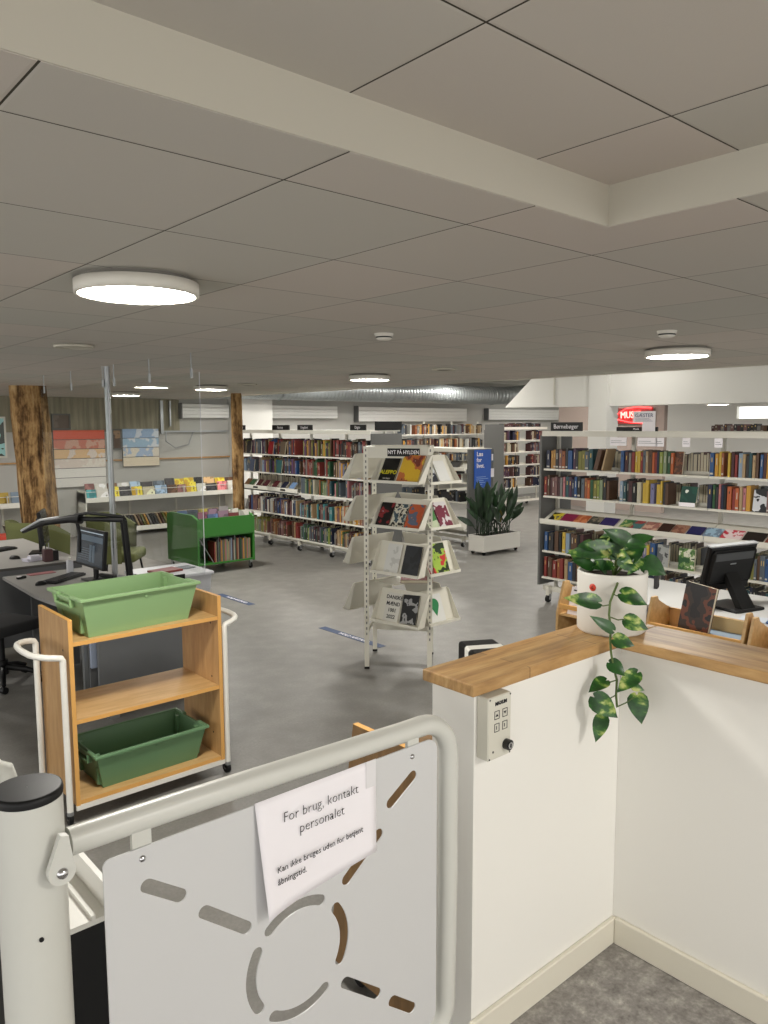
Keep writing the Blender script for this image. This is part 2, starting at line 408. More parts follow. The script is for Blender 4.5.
def detector(label, x, y):
    t = thing('smoke_detector', label, 'smoke detector', (x, y, 2.65))
    q = MB(); q.lathe([(.001, -.014), (.055, -.014), (.058, 0)], M_lampbody, n=24); q.build('detector_base', t)
    q = MB(); q.lathe([(.045, -.014), (.048, -.03), (.03, -.04), (.001, -.042)], M_lampbody, n=24); q.build('detector_cap', t)
    q = MB(); q.lathe([(.0485, -.018), (.049, -.026)], M_black, n=24); q.build('detector_slot', t)
detector('white smoke detector on the ceiling beside the right lamp', 4.33, 2.41)
detector('faint white smoke detector on the ceiling above the rack', 3.13, 3.58)
# spiral duct
q = MB()
pts = [(7.6, 14.2, 2.9), (12, 14.2, 2.9), (16.4, 14.2, 2.9)] + [(17.0, 13.95, 2.93), (17.3, 13.4, 3.0), (17.4, 12.6, 3.12)]
q.tube(pts, .24, M_duct, 20); d = q.build('air_duct'); tag(d, 'silver spiral air duct running under the hall ceiling along the back wall', 'duct')
for x in (9.4, 12.6, 16.3):
    q = MB(); q.tube([(x, 14.2 + .25*math.cos(a*PI/8), 2.9 + .25*math.sin(a*PI/8)) for a in range(17)], .012, M_steel, 6); q.build('duct_band', d)
# white louvred shutters on the back wall
def shutter(label, x0, x1, z0=2.27, z1=2.56, n=4):
    t = thing('roller_shutter', label, 'shutter', (x0, 14.9, z0), 0, 'white shutters on the back wall')
    q = MB(); h = (z1-z0)/n
    for i in range(n): q.rbox(0, x1-x0, -.05, 0, i*h+.004, (i+1)*h, M_shut, .006)
    q.build('slats', t)
    q = MB(); q.box(-.03, 0, -.07, .09, -.02, z1-z0+.02, M_darkgrey); q.build('side_guide', t)
M_shut = mat('shutter_white', (240,240,236), .4)
shutter('folded white shutter left of the narrow timber post, over the picture book shelf', 7.45, 8.55)
shutter('folded white shutter between the white pilaster and the duct bracket', 9.46, 11.5)
shutter('long folded white shutter above the bookcases in the centre of the back wall', 12.14, 16.05, 2.2)
shutter('folded white shutter catching the red glow of the neon sign', 16.95, 20.4, 2.25)
q = MB(); q.box(7.0, 7.06, 14.9, 14.95, 1.95, 2.62, M_steel); q.box(7.06, 8.55, 14.9, 14.95, 1.98, 2.01, M_steel); q.box(7.2, 7.23, 14.9, 14.95, 2.1, 2.62, M_steel)
q.tube([(7.12, 14.92, 2.0), (7.1, 14.9, 1.8), (7.3, 14.9, 1.66), (7.6, 14.9, 1.72), (7.72, 14.92, 1.98)], .012, M_steel, 6)
tag(q.build('conduit'), 'grey conduit pipes with a hanging cable loop left of the shutter', 'pipe')
# ------------------------------------------------------------------ timber posts
def log_post(label, x, y, r, lean, seed, flat=.9):
    rr = random.Random(seed); n = 26; k = 30; vs = []; fs = []
    ph = [rr.uniform(0, 6.28) for _ in range(6)]
    for i in range(k+1):
        z = 2.65*i/k
        for j in range(n):
            a = 2*PI*j/n
            rad = r*(1 + .05*math.sin(3*a+ph[0]+z) + .04*math.sin(5*a+ph[1]-z*2) + .03*math.sin(9*a+ph[2]+z*5) + rr.uniform(-.012, .012))*(1.07-.09*z/2.65)
            vs.append((x+lean*(2.65-z)/2.65 + rad*math.cos(a), y + rad*flat*math.sin(a), z))
    for i in range(k):
        for j in range(n): fs.append((i*n+j, i*n+(j+1) % n, (i+1)*n+(j+1) % n, (i+1)*n+j))
    q = MB(); q.add(vs, fs, M_log, True); return struct_post(q.build('timber_post'), label)
def struct_post(o, label): return tag(o, label, 'post')
log_post('thick rough timber post at the far left, behind the desks', 3.36, 11.2, .235, .09, 3)
log_post('narrow rough timber post at the left end of the long bookcase', 6.82, 11.6, .095, .0, 9)
# hanging clear screens over the desk and their steel post
scr = []
for i, (y0, y1) in enumerate(((5.29, 7.0), (7.02, 8.9))):
    t = thing('acrylic_screen', ['clear hanging screen over the near desk, right of the steel post', 'clear hanging screen left of the steel post'][i], 'screen', (2.8, y0, 0))
    B1('sheet', t, M_glass, -.0025, .0025, 0, y1-y0, .97, 2.50)
    B1('edge_strip', t, M_tote, -.003, .003, -.0035, -.0026, .97, 2.50)
    k = 3
    for j in range(k):
        yy = .12 + (y1-y0-.24)*j/(k-1)
        q = MB(); q.box(-.006, .006, yy-.012, yy+.012, 2.46, 2.53, M_steel); q.tube([(0, yy, 2.52), (0, yy, 2.65)], .004, M_steel, 5); q.build('hanger', t)
t = thing('steel_post', 'slim steel post from floor to ceiling beside the clear screens', 'post', (2.84, 7.14, 0))
q = MB(); q.cyl((0, 0, 0), .027, 2.65, M_steel, 20); q.build('tube', t)
q = MB(); q.cyl((0, 0, .0), .07, .012, M_black, 20); q.build('foot_plate', t)
# ------------------------------------------------------------------ books
BOOKS = []      # (world location, rotz, thickness, height, depth, colour, lean, place phrase)
def queue(loc, rotz, t, h, d, col, lean, where): BOOKS.append([loc, rotz, t, h, d, col, lean, where])
def book_geo(q, t, h, d, col, deco, xf=None):
    m = bmat(col); c = .0025
    q.box(0, t, 0, c, 0, h, m, xf); q.box(0, c, c, d, 0, h, m, xf); q.box(t-c, t, c, d, 0, h, m, xf)
    q.box(c, t-c, c, d-.004, .004, h-.004, M_pages, xf)
    tm = {0: M_titlew, 1: M_titley, 2: M_titled}[deco % 3]
    if deco % 4 != 3: q.box(t*.38, t*.62, -.0008, 0, h*(.50+.1*(deco % 3)), h*(.80), tm, xf)
    if deco % 4 == 1: q.box(t*.1, t*.9, -.0008, 0, h*.07, h*.15, M_titlew, xf)
def shelf_xf(origin, rotz, u, v, z):
    c, s = math.cos(rotz), math.sin(rotz)
    return (origin[0]+u*c-v*s, origin[1]+u*s+v*c, z)
def display_book(name, label, loc, rotz, w, h, t, m, tilt=.35, spine=None, group=None, cat='book', roll=0, parts=True):
    """a book or magazine propped face out: origin at its lower left front corner"""
    q = MB(); X = Matrix.Rotation(-tilt, 4, 'X') @ Matrix.Rotation(roll, 4, 'Y')
    q.box(0, w, 0, .002, 0, h, m, X); q.box(0, .002, .002, t, 0, h, spine or m, X); q.box(0, w, t-.002, t, 0, h, spine or m, X)
    q.box(.002, w-.003, .002, t-.002, .003, h-.003, M_pages, X)
    o = q.build(name, None, loc, rotz); return tag(o, label, cat, group)

# ------------------------------------------------------------------ bookcases
def caster(t, u, v, z=.13):
    q = MB(); q.box(u-.02, u+.02, v-.02, v+.05, .085, z+.07, M_shelf); q.box(u-.024, u-.017, v-.01, v+.035, .03, .1, M_chrome); q.box(u+.017, u+.024, v-.01, v+.035, .03, .1, M_chrome)
    o = q.build('caster', t)
    q = MB(); q.cyl((u-.015, v+.005, .042), .042, .03, M_black, 18, 'x'); q.build('wheel', o)
def bookcase(label, loc, rotz, mods, levels, top=2.03, depth=.58, endL=True, endR=True, sm=None, em=None, foot=.2, topd=None, casters=(), lipz=.03, double=True, side_z=1.98):
    sm = sm or M_shelf; em = em or M_endgrey
    t = thing('bookcase', label, 'bookcase', loc, rotz)
    us = [0]
    for m in mods: us.append(us[-1]+m)
    L_ = us[-1]
    if top:
        q = MB(); q.box(-.02, L_+.02, -.01, (topd or depth), top-.02, top, sm); q.box(-.02, L_+.02, -.012, -.002, top-.06, top, sm); q.build('top_board', t)
    for i, u in enumerate(us):
        v = depth/2 if double else depth-.03
        q = MB(); q.box(u-.02, u+.02, v-.015, v+.015, .12, (top or levels[0][0]+.35)-.02, sm)
        q.build('upright', t)
    for (z, kinds) in levels:
        for i in range(len(mods)):
            a, b = us[i]+.004, us[i+1]-.004; kd = kinds if isinstance(kinds, str) else kinds[i]
            q = MB(); D = .25
            if kd == 'f':
                q.box(a, b, 0, D, z-.022, z, sm); q.box(a, b, D-.004, D, z, z+.03, sm)
                q.build('shelf', t)
            elif kd == 'd':   # sloping display tray with a front lip
                q.box(a, b, -.06, -.052, z-.03, z+.022, sm)
                q.add([(a, -.052, z-.03), (b, -.052, z-.03), (b, .26, z+.12), (a, .26, z+.12), (a, -.052, z-.04), (b, -.052, z-.04), (b, .26, z+.11), (a, .26, z+.11)],
                      [(0,1,2,3), (7,6,5,4), (0,4,5,1), (3,2,6,7), (0,3,7,4), (1,5,6,2)], sm)
                q.build('display_tray', t)
            elif kd == 'b':   # box shelf with a high lip
                q.box(a, b, -.02, D, z-.03, z-.01, sm); q.box(a, b, -.02, -.012, z-.03, z+.06, sm); q.build('browser_box', t)
            if double and depth > .4:
                q = MB(); q.box(a, b, depth-D, depth, z-.022, z, sm); q.build('rear_shelf', t)
    if endL: q = MB(); q.box(-.05, -.022, -.01, depth+.01, .2, side_z, em); q.build('end_panel', t)
    if endR: q = MB(); q.box(L_+.022, L_+.05, -.01, depth+.01, .2, side_z, em); q.build('end_panel', t)
    q = MB(); q.box(-.02, L_+.02, .06, .09, .13, .19, sm); q.build('base_rail', t)
    if double: B1('base_rail', t, sm, -.02, L_+.02, depth-.09, depth-.06, .13, .19)
    for u in casters:
        caster(t, u, .03)
        caster(t, u, depth-.08)
    return t
def fill(loc, rotz, z, u0, u1, where, pal, v=.02, tmin=.022, tmax=.05, hmin=.19, hmax=.25, gaps=.04, rnd=R, d=.16, leanp=.04):
    u = u0
    while u < u1-.02:
        if rnd.random() < gaps: u += rnd.uniform(.05, .14); continue
        t = rnd.uniform(tmin, tmax)
        if u+t > u1: break
        h = rnd.uniform(hmin, hmax)
        queue(shelf_xf(loc, rotz, u, v+rnd.uniform(0, .015), z+.0005), rotz, t*.96, h, d, rnd.choice(pal), 0, where)
        u += t
PAL = ['maroon','rose','rust','brown','tan','charcoal','black','slate','teal','navy','blue','plum','olive','green','grey','cream','red','sage','amber','charcoal','brown','slate','tan']
# right bookcase A
AL, AR = (7.4, 5.62, 0), -PI/2
ta = bookcase('long double-sided white bookcase on the right with a dark grey end panel on casters', AL, AR, [1.0, 1.0, 1.0, 1.0],
    [(1.593, 'f'), (1.274, 'f'), (.985, 'd'), (.622, 'f'), (.306, 'f')], casters=(.08, 1.0, 2.0, 3.0, 3.9))
A1 = [[0.024,0.074,"navy"],[0.087,0.118,"ochre"],[0.12,0.153,"ochre"],[0.153,0.197,"charcoal"],[0.202,0.243,"rose"],[0.245,0.288,"rust"],[0.288,0.321,"charcoal"],[0.327,0.384,"blue"],[0.395,0.427,"plum"],[0.429,0.458,"charcoal"],[0.458,0.504,"olive"],[0.506,0.552,"olive"],[0.552,0.603,"slate"],[0.605,0.654,"teal"],[1.006,1.044,"blue"],[1.054,1.091,"maroon"],[1.1,1.128,"grey"],[1.138,1.173,"red"],[1.175,1.206,"yellow"],[1.211,1.239,"yellow"],[1.239,1.266,"red"],[1.266,1.297,"slate"],[1.302,1.329,"tan"],[1.329,1.372,"brown"],[1.374,1.398,"orange"],[1.4,1.427,"red"],[1.427,1.453,"navy"],[1.359,1.389,"brown"],[1.391,1.407,"orange"],[1.408,1.433,"red"],[1.434,1.455,"navy"],[1.46,1.494,"lime"],[1.503,1.537,"sage"],[1.545,1.576,"green"],[1.579,1.609,"orange"],[1.991,2.033,"blue"],[2.045,2.077,"amber"],[2.083,2.106,"yellow"],[2.108,2.133,"rust"],[2.174,2.196,"yellow"],[2.204,2.233,"maroon"],[2.238,2.263,"red"],[2.277,2.314,"paleblue"],[2.314,2.343,"tan"],[2.35,2.376,"charcoal"],[2.377,2.403,"teal"],[2.408,2.436,"tan"],[2.44,2.464,"brown"],[2.466,2.478,"grey"],[2.48,2.506,"blue"],[2.508,2.534,"maroon"],[2.536,2.552,"amber"]]
A2 = [[-0.009,0.036,"red"],[0.043,0.076,"brown"],[0.081,0.112,"maroon"],[0.116,0.148,"rose"],[0.15,0.183,"rose"],[0.187,0.22,"maroon"],[0.227,0.257,"grey"],[0.264,0.292,"pink"],[0.296,0.339,"teal"],[0.343,0.382,"plum"],[0.382,0.414,"navy"],[0.416,0.449,"blue"],[0.456,0.498,"black"],[0.512,0.554,"slate"],[0.56,0.591,"rust"],[0.595,0.628,"orange"],[0.632,0.668,"green"],[0.672,0.717,"olive"],[0.723,0.749,"lime"],[0.753,0.792,"sage"],[0.802,0.836,"charcoal"],[0.838,0.871,"brown"],[1.006,1.044,"paleblue"],[1.048,1.082,"teal"],[1.086,1.11,"black"],[1.112,1.153,"maroon"],[1.156,1.203,"black"],[1.212,1.258,"cream"],[1.276,1.31,"yellow"],[1.312,1.348,"yellow"],[1.366,1.41,"lilac"],[1.437,1.477,"yellow"],[1.438,1.498,"yellow"],[1.507,1.536,"charcoal"],[1.537,1.566,"brown"],[1.984,2.03,"navy"],[2.035,2.06,"green"],[2.066,2.089,"charcoal"],[2.092,2.113,"pink"],[2.119,2.142,"navy"],[2.144,2.168,"black"],[2.18,2.222,"orange"],[2.232,2.259,"red"],[2.26,2.293,"orange"],[2.298,2.326,"tan"],[2.328,2.357,"pink"],[2.36,2.4,"amber"]]
A4 = [[0.012,0.057,"blue"],[0.08,0.146,"charcoal"],[0.16,0.212,"brown"],[0.217,0.256,"black"],[0.269,0.312,"yellow"],[0.321,0.372,"paleblue"],[0.385,0.469,"brown"],[0.473,0.511,"black"],[0.515,0.56,"maroon"],[0.873,0.92,"olive"],[0.924,0.974,"teal"],[1.304,1.344,"lilac"],[1.347,1.376,"yellow"],[1.38,1.443,"blue"]]
A5 = [[0.021,0.057,"red"],[0.066,0.129,"brown"],[0.142,0.195,"red"],[0.2,0.239,"rust"],[0.243,0.287,"red"],[0.309,0.352,"tan"],[0.356,0.416,"blue"],[0.42,0.466,"charcoal"],[0.471,0.521,"brown"]]
names = {1.593: 'top book shelf', 1.274: 'second shelf', .622: 'shelf under the magazines', .306: 'lowest shelf'}
def seq(lst, z):
    last = -1
    for a, b, c in lst:
        a = max(a, last+.001, .0)
        if b-a < .014: continue
        last = b
        n = 2 if b-a > .06 and c in ('charcoal', 'brown') else 1
        for k in range(n):
            t = (b-a)/n
            queue(shelf_xf(AL, AR, a+k*t, .02+R.uniform(0, .012), z+.0005), AR, t*.95, R.uniform(.205, .245), .17, c, 0, names[z] + ' of the right bookcase')
seq([x for x in A1], 1.593); seq([x for x in A2], 1.274); seq(A4, .622); seq(A5, .306)
fill(AL, AR, .622, 2.05, 3.9, 'shelf under the magazines of the right bookcase', PAL, gaps=.1)
fill(AL, AR, .306, .54, 3.9, 'lowest shelf of the right bookcase', ['black','navy','brown','charcoal','teal','maroon','grey','tan'], gaps=.02)
fill(AL, AR, 1.593, 2.56, 3.9, 'top book shelf of the right bookcase', PAL); fill(AL, AR, 1.274, 2.55, 3.9, 'second shelf of the right bookcase', PAL)
# rear rows of A, showing their fore edges in the gaps
for z in (1.593, 1.274, .622, .306):
    nm = 'rear face of the right bookcase, ' + {1.593: 'top', 1.274: 'second', .622: 'fourth', .306: 'lowest'}[z] + ' shelf'
    fill((8.0-.02, 1.7, 0), PI/2, z, 0, 3.9, nm, ['brown','tan','grey','charcoal','slate','rose','maroon'], gaps=.12, hmin=.18, hmax=.23)
# face-out and leaning books on A
def onA(name, label, u, v, z, w, h, t, m, tilt=.3, **k): return display_book(name, label, shelf_xf(AL, AR, u, v, z+.001), AR, w, h, t, m, tilt, **k)
onA('display_book', 'brown book with a framed picture cover, face out on the top book shelf, right bookcase', 1.612, .03, 1.593, .09, .235, .03, art('art_brown_frame', [(70,40,26), (110,66,40), (30,22,20)], 22), .12)
def lean_book(label, u, z, h, t, c, ang):
    q = MB(); X = Matrix.Translation((0, 0, t*math.sin(ang) if ang > 0 else 0)) @ Matrix.Rotation(ang, 4, 'Y'); book_geo(q, t, h, .17, c, 3, X)
    tag(q.build('leaning_book', None, shelf_xf(AL, AR, u, .03, z+.002), AR), label, 'book')
lean_book('wide dark brown book leaning right on the top shelf of the right bookcase', .66, 1.593, .235, .05, 'brown', .25)
lean_book('tan book leaning right beside a gap on the top shelf of the right bookcase', .76, 1.593, .245, .022, 'tan', .24)
onA('display_book', 'dark green book showing a white dog, tilted face out on the second shelf, right bookcase', 1.70, .0, 1.274, .17, .21, .03, art('art_green_dog', [(24,62,54), (30,74,62), (24,62,54), (220,220,210)], 7, 2), .25)
B1('title_strip', bpy.data.objects['display_book.001'], M_paper, 0.0, .17, -.002, -.0005, .002, .042)
onA('display_book', 'black and white book face out at the right end of the second shelf, right bookcase', 2.42, .03, 1.274, .13, .22, .03, art('art_bw', [(24,26,30), (190,192,196), (60,64,70)], 10, 5), .15)
onA('display_book', 'green landscape-cover book standing on the white shelf under the magazines', 1.70, .03, .622, .17, .22, .035, art('art_green_land', [(40,80,44), (96,128,70), (200,200,180), (30,50,40)], 16, 8), .08)
onA('display_book', 'grey photo book face out on the white shelf left of the green one', 1.46, .03, .622, .13, .23, .03, art('art_grey_photo', [(90,92,92), (150,152,150), (60,60,62)], 12, 4), .08)
onA('display_book', 'brown book lying face out high on the shelf under the magazines, behind the plant', .58, .03, .622, .12, .17, .03, bmat('brown'), .2)
# magazines along the sloping tray
mags = [(.07, .15, [(24,24,22), (190,170,50), (90,90,80)], 'black and yellow'), (.235, .18, [(120,24,62), (150,40,80)], 'magenta'), (.415, .17, [(160,84,48), (190,120,80), (110,50,30)], 'rust orange'),
 (.60, .15, [(120,112,96), (60,60,54), (180,170,150)], 'grey patterned'), (.76, .19, [(44,34,88), (44,34,88), (120,110,170)], 'deep purple'), (.965, .14, [(60,110,60), (160,170,110), (170,60,50)], 'green and red'),
 (1.115, .15, [(70,110,110), (150,60,60), (40,50,60)], 'teal and red'), (1.28, .17, [(200,160,140), (150,100,90), (90,50,50)], 'pale pink'), (1.46, .14, [(52,30,24), (110,64,44)], 'dark brown'),
 (1.61, .15, [(120,74,60), (150,110,90), (70,40,34)], 'russet brown'), (1.775, .16, [(36,36,84), (120,120,150)], 'navy blue'), (1.945, .17, [(150,180,200), (110,130,150), (210,215,220)], 'pale blue'),
 (2.125, .20, [(190,50,70), (220,200,200), (150,30,50)], 'pink and red'), (2.34, .20, [(30,24,22), (90,60,40)], 'black and brown'), (2.555, .19, [(180,90,60), (120,60,50), (210,150,110)], 'orange brown'),
 (2.76, .18, [(60,80,110), (180,180,170)], 'blue and grey'), (2.96, .18, [(120,130,60), (60,60,40)], 'olive green'), (3.17, .18, [(150,40,40), (220,210,200)], 'red and white')]
for i, (u, wd, cols, nm) in enumerate(mags):
    if u < 1 < u+wd: u = 1.006
    o = display_book('magazine', nm + ' magazine lying on the sloping display tray of the right bookcase', shelf_xf(AL, AR, u, -.048, .964), AR, wd, .22, .012, art('mag_art_%d' % i, cols, 13, i+3), 1.08, group='magazines on the sloping tray', cat='magazine')
# things on top of A and the white labels
def top_sign(label, txt, loc, rotz, wd, h=.055, tsize=.04):
    t = thing('shelf_sign', label, 'sign', loc, rotz)
    q = MB(); q.rbox(0, wd, 0, .03, 0, h, M_black, .002); q.build('sign_block', t)
    if txt: text('lettering', txt, tsize, M_paper, t, face((wd/2, -.001, h*.5), (1, 0, 0), (0, 0, 1)))
    return t
top_sign('large black shelf sign reading Børnebøger on the left end of the right bookcase', 'Børnebøger', shelf_xf(AL, AR, .07, .03, 2.03), AR, .42, .10, .07)
top_sign('black sign lying low on the right bookcase beneath the red neon', 'Musik', shelf_xf(AL, AR, .88, .12, 2.03), AR, .48, .045, .03)
q = MB(); q.box(0, .48, 0, .02, 0, .06, M_black); tag(q.build('sign_strip', None, shelf_xf(AL, AR, 2.15, .5, 2.03), AR), 'black strip sign on the rear edge of the right bookcase top, at the far right', 'sign')
t = thing('paper_notice', 'white printed card reading GÆSTER standing on top of the right bookcase', 'notice', shelf_xf(AL, AR, 1.12, .05, 2.03), AR)
q = MB(); q.rbox(.0, .26, 0, .003, .09, .21, M_paper, .001); q.rbox(.11, .26, 0, .003, .0, .09, M_paper, .001); q.build('card', t)
text('heading', 'GÆSTER', .055, mat('ink_blue', (52,60,110), .6), t, face((.13, -.001, .165), (1, 0, 0), (0, 0, 1)))
for k in range(3): B1('text_line', t, mat('ink_blue', (52,60,110), .6), .03, .23 - .02*k, -.001, 0, .105+.012*k, .108+.012*k)
for i, (u, wd) in enumerate(((.88, .2), (1.21, .22), (1.42, .09), (1.71, .08), (2.04, .08))):
    q = MB(); q.box(0, wd, 0, .003, 0, .09, M_paper); q.box(.01, wd-.01, -.001, 0, .03, .034, M_slateink if False else bmat('slate')); q.box(.01, wd*.7, -.001, 0, .05, .054, bmat('slate'))
    tag(q.build('paper_label', None, shelf_xf(AL, AR, u, .004, 1.875), AR), ['white label hung under the right bookcase top, leftmost of five', 'wide white label hung under the top, second from left', 'white label with a jagged print, beside the wide one', 'small white label hung over the middle of the right bookcase', 'small white label hung above the blue divider'][i], 'label')
R2 = random.Random(4)
fill((8.3, 3.2, 2.03), PI/2, 2.03, 0, .0, '', PAL)
for k in range(16):   # books lying along the back top of A
    queue(shelf_xf(AL, AR, 1.8+k*.033, .42, 2.031), AR, .031, R2.uniform(.05, .075), .12, R2.choice(['maroon','rose','charcoal','brown','grey','black']), 0, 'low row on top of the right bookcase')

# long left bookcase B
BL, BR = (7.4, 12.58, 0), -PI/2
tb = bookcase('long white bookcase in the middle left, running back to the narrow timber post', BL, BR, [.98, .95, .95, .92],
    [(1.61, 'f'), (1.29, 'f'), (.985, ['b', 'b', 'f', 'f']), (.585, 'f'), (.205, 'f')], sm=M_shelfw, casters=(.1, 1.0, 1.9, 2.8, 3.7), endL=False)
bn = {1.61: 'top', 1.29: 'second', .985: 'third', .585: 'fourth', .205: 'bottom'}
segp = {1.61: [(0, .98, ['brown','tan','plum','slate','olive','black','white','rose','charcoal']), (.98, 1.9, ['navy','blue','brown','maroon','charcoal','red','tan']), (1.9, 2.85, ['navy','purple','olive','lime','amber','brown','maroon','rose']), (2.85, 3.76, ['charcoal','black','tan','red','brown','slate'])],
 1.29: [(0, .98, ['slate','paleblue','rose','tan','purple','grey']), (.98, 1.9, ['purple','blue','olive','teal','green','charcoal','brown']), (1.9, 2.85, ['rose','red','maroon','grey','brown','green']), (2.85, 3.76, ['slate','tan','red','lilac','brown','charcoal','amber'])],
 .985: [(1.94, 2.85, ['rust','green','cream','sage','slate','teal','navy','olive']), (2.85, 3.76, ['charcoal','pink','green','maroon','brown','slate','grey'])],
 .585: [(.25, 1.9, ['maroon','rose','blue','slate','navy','white','plum','tan']), (1.9, 2.85, ['rose','maroon','turquoise','paleblue','tan','brown','black']), (2.85, 3.76, ['orange','tan','rust','amber','rose','cream','olive'])],
 .205: [(0, .98, ['lime','sage','olive','rose','rust','grey']), (.98, 1.9, ['rust','red','brown','rose','maroon','tan']), (1.9, 2.85, ['lime','navy','charcoal','grey','maroon','green','slate']), (2.85, 3.76, ['green','tan','amber','brown','maroon','grey','cream'])]}
for z, segs in segp.items():
    for a, b, pal in segs: fill(BL, BR, z, a+.03, b-.03, bn[z] + ' shelf of the long bookcase', pal, gaps=.035, hmin=.2, hmax=.27, tmin=.022, tmax=.046)
for z in (1.61, 1.29, .985, .585, .205):
    fill((7.98, 8.82, 0), PI/2, z, 0, 3.7, 'rear face of the long bookcase, ' + bn[z] + ' shelf', ['charcoal','brown','navy','black','maroon','slate'], gaps=.02, hmin=.2, hmax=.28, tmin=.04, tmax=.06)
R3 = random.Random(12)
for i, (u, z, cols, nm) in enumerate(((.33, 1.61, [(26,26,28), (150,152,150)], 'black framed'), (1.05, 1.61, [(150,30,34), (120,20,24)], 'red'), (1.42, 1.61, [(90,76,60), (50,44,40)], 'olive brown'), (.42, 1.29, [(60,70,90), (190,192,196)], 'grey and white'), (1.3, 1.29, [(30,84,84), (20,60,60)], 'dark teal'),
       (.1, .985, [(110,80,50), (60,44,30)], 'brown'), (.27, .985, [(60,90,60), (170,160,120)], 'green mottled'), (.5, .985, [(70,24,30), (150,110,110)], 'maroon'), (.72, .985, [(80,30,40), (30,20,24)], 'wine red'), (1.02, .985, [(100,40,50), (180,150,140)], 'red patterned'), (1.3, .985, [(30,36,60), (60,60,80)], 'dark navy'), (1.55, .985, [(120,150,190), (60,80,130)], 'light blue'))):
    wd = .15; tilt = .15 if z > 1.1 else .75
    display_book('display_book', nm + ' book shown face out on the ' + bn[z] + ' shelf of the long left bookcase', shelf_xf(BL, BR, u, -.02 if z > 1.1 else .005, z+.004 if z > 1.1 else z-.009), BR, wd, .22, .02, art('b_art_%d' % i, cols, 12, i), tilt)
B1('box_label', tb, M_black, .55, .70, -.024, -.0205, .995, 1.025); B1('box_label', tb, M_black, 1.42, 1.57, -.024, -.0205, .995, 1.025)
# bright knick-knacks on the fourth shelf left
for i, u in enumerate((.06, .15)):
    display_book('display_book', ['white paperback slumped at the left end of the fourth shelf, left bookcase', 'pale grey paperback beside it on the fourth shelf, left bookcase'][i], shelf_xf(BL, BR, u, .03, .586), BR, .09, .19, .015, bmat('white' if i == 0 else 'grey'), .35)
for lab, txt, u, wd in (('small black sign Krimi at the left end of the long bookcase top', 'Krimi', .0, .22), ('black sign Fantasy on the long bookcase top, second from left', 'Fantasy', 1.14, .5), ('black sign Ungdom on the long bookcase top, third from left', 'Ungdom', 1.9, .4), ('black sign Digte at the right end of the long bookcase top', 'Digte', 3.3, .36)):
    top_sign(lab, txt, shelf_xf(BL, BR, u, .02, 2.03), BR, wd, .085, .06)
top_sign('tall plain black sign behind the rack header on the long bookcase top', '', shelf_xf(BL, BR, 3.82-.02, .2, 2.03), BR, .02, .12)
q = MB(); q.box(0, .5, 0, .05, 0, .13, M_black); tag(q.build('sign_block', None, (7.5, 8.74, 2.03), 0), 'black sign block on top of the grey end panel of the long bookcase', 'sign')

# back wall shelves C (centre), facing the camera side
CL = (13.2, 14.45, 0)
bookcase('white wall bookcase at the back centre, under the long shutter', CL, 0, [1.05, 1.05, 1.05], [(1.87, 'f'), (1.50, 'f'), (1.12, 'f'), (.74, 'f'), (.36, 'f')], top=None, depth=.3, endL=False, endR=False, sm=M_shelfw, double=False)
for z, nm in ((1.87, 'top'), (1.50, 'second'), (1.12, 'third'), (.74, 'fourth')):
    fill(CL, 0, z, .04, 3.1, nm + ' shelf of the back centre bookcase', ['brown','tan','charcoal','grey','rust','cream','black','slate','white','amber','maroon'], tmin=.035, tmax=.07, gaps=.12, hmin=.2, hmax=.27)
# low magazine shelf D behind the planter, with the grey end panel and blue sign
DL = (9.73, 12.0, 0)
td = bookcase('low double-sided magazine shelf behind the planter, with grey end panel', DL, -PI/2, [1.0, 1.0, 1.0], [(1.36, 'd'), (1.12, 'f'), (.78, 'f'), (.34, 'd')], top=1.70, depth=.62, sm=M_shelf, casters=(.1, 1.5, 2.9), side_z=1.69)
fill(DL, -PI/2, 1.12, .5, 2.9, 'second shelf of the low magazine shelf', ['charcoal','black','grey','red','white','maroon'], gaps=.2, hmin=.1, hmax=.17)
fill(DL, -PI/2, .78, .2, 2.9, 'third shelf of the low magazine shelf', ['black','charcoal','black','slate'], gaps=.15, hmin=.14, hmax=.2)
for i, (c, nm) in enumerate((([(150,40,40), (190,90,80)], 'red'), ([(40,40,42), (90,90,90)], 'black and grey'), ([(50,36,36), (120,50,50)], 'dark red'), ([(150,44,40), (80,30,30)], 'scarlet'), ([(36,40,50), (90,100,110)], 'dark blue grey'), ([(60,60,60), (150,60,60)], 'charcoal and red'))):
    display_book('magazine', nm + ' magazine on the tray of the low shelf behind the planter', shelf_xf(DL, -PI/2, .62 + i*.38, -.045, 1.345), -PI/2, .26, .24, .012, art('d_art_%d' % i, c, 9, i+20), .95, group='magazines on the low shelf', cat='magazine')
t = thing('information_sign', 'bright blue information sign reading Læs for livet on the grey end panel', 'sign', (9.85, 8.925, 1.02))
B1('board', t, M_blue, 0, .42, 0, .012, 0, .66)
for k, s in enumerate(('Læs', 'for', 'livet.')): text('heading', s, .105, M_paper, t, face((.05, -.001, .585-.1*k), (1, 0, 0), (0, 0, 1)), 'LEFT', bold=.002)
for k, wd in enumerate((.24, .30, .18, .22, .15)): B1('text_line', t, mat('sign_print', (150,180,220), .6), .05, .05+wd, -.001, 0, .19-.032*k, .198-.032*k)
q = MB(); q.box(0, .1, 0, .004, 0, .15, M_paper); tag(q.build('leaflet', None, (10.26, 8.93, 1.2), 0), 'white leaflet on the grey end panel right of the blue sign', 'leaflet')
q = MB(); q.box(0, .08, 0, .004, 0, .17, bmat('slate')); q.box(.02, .06, -.001, 0, .03, .14, M_paper); tag(q.build('leaflet', None, (10.27, 8.93, 1.46), 0), 'grey leaflet with white print above the white leaflet, by the blue sign', 'leaflet')
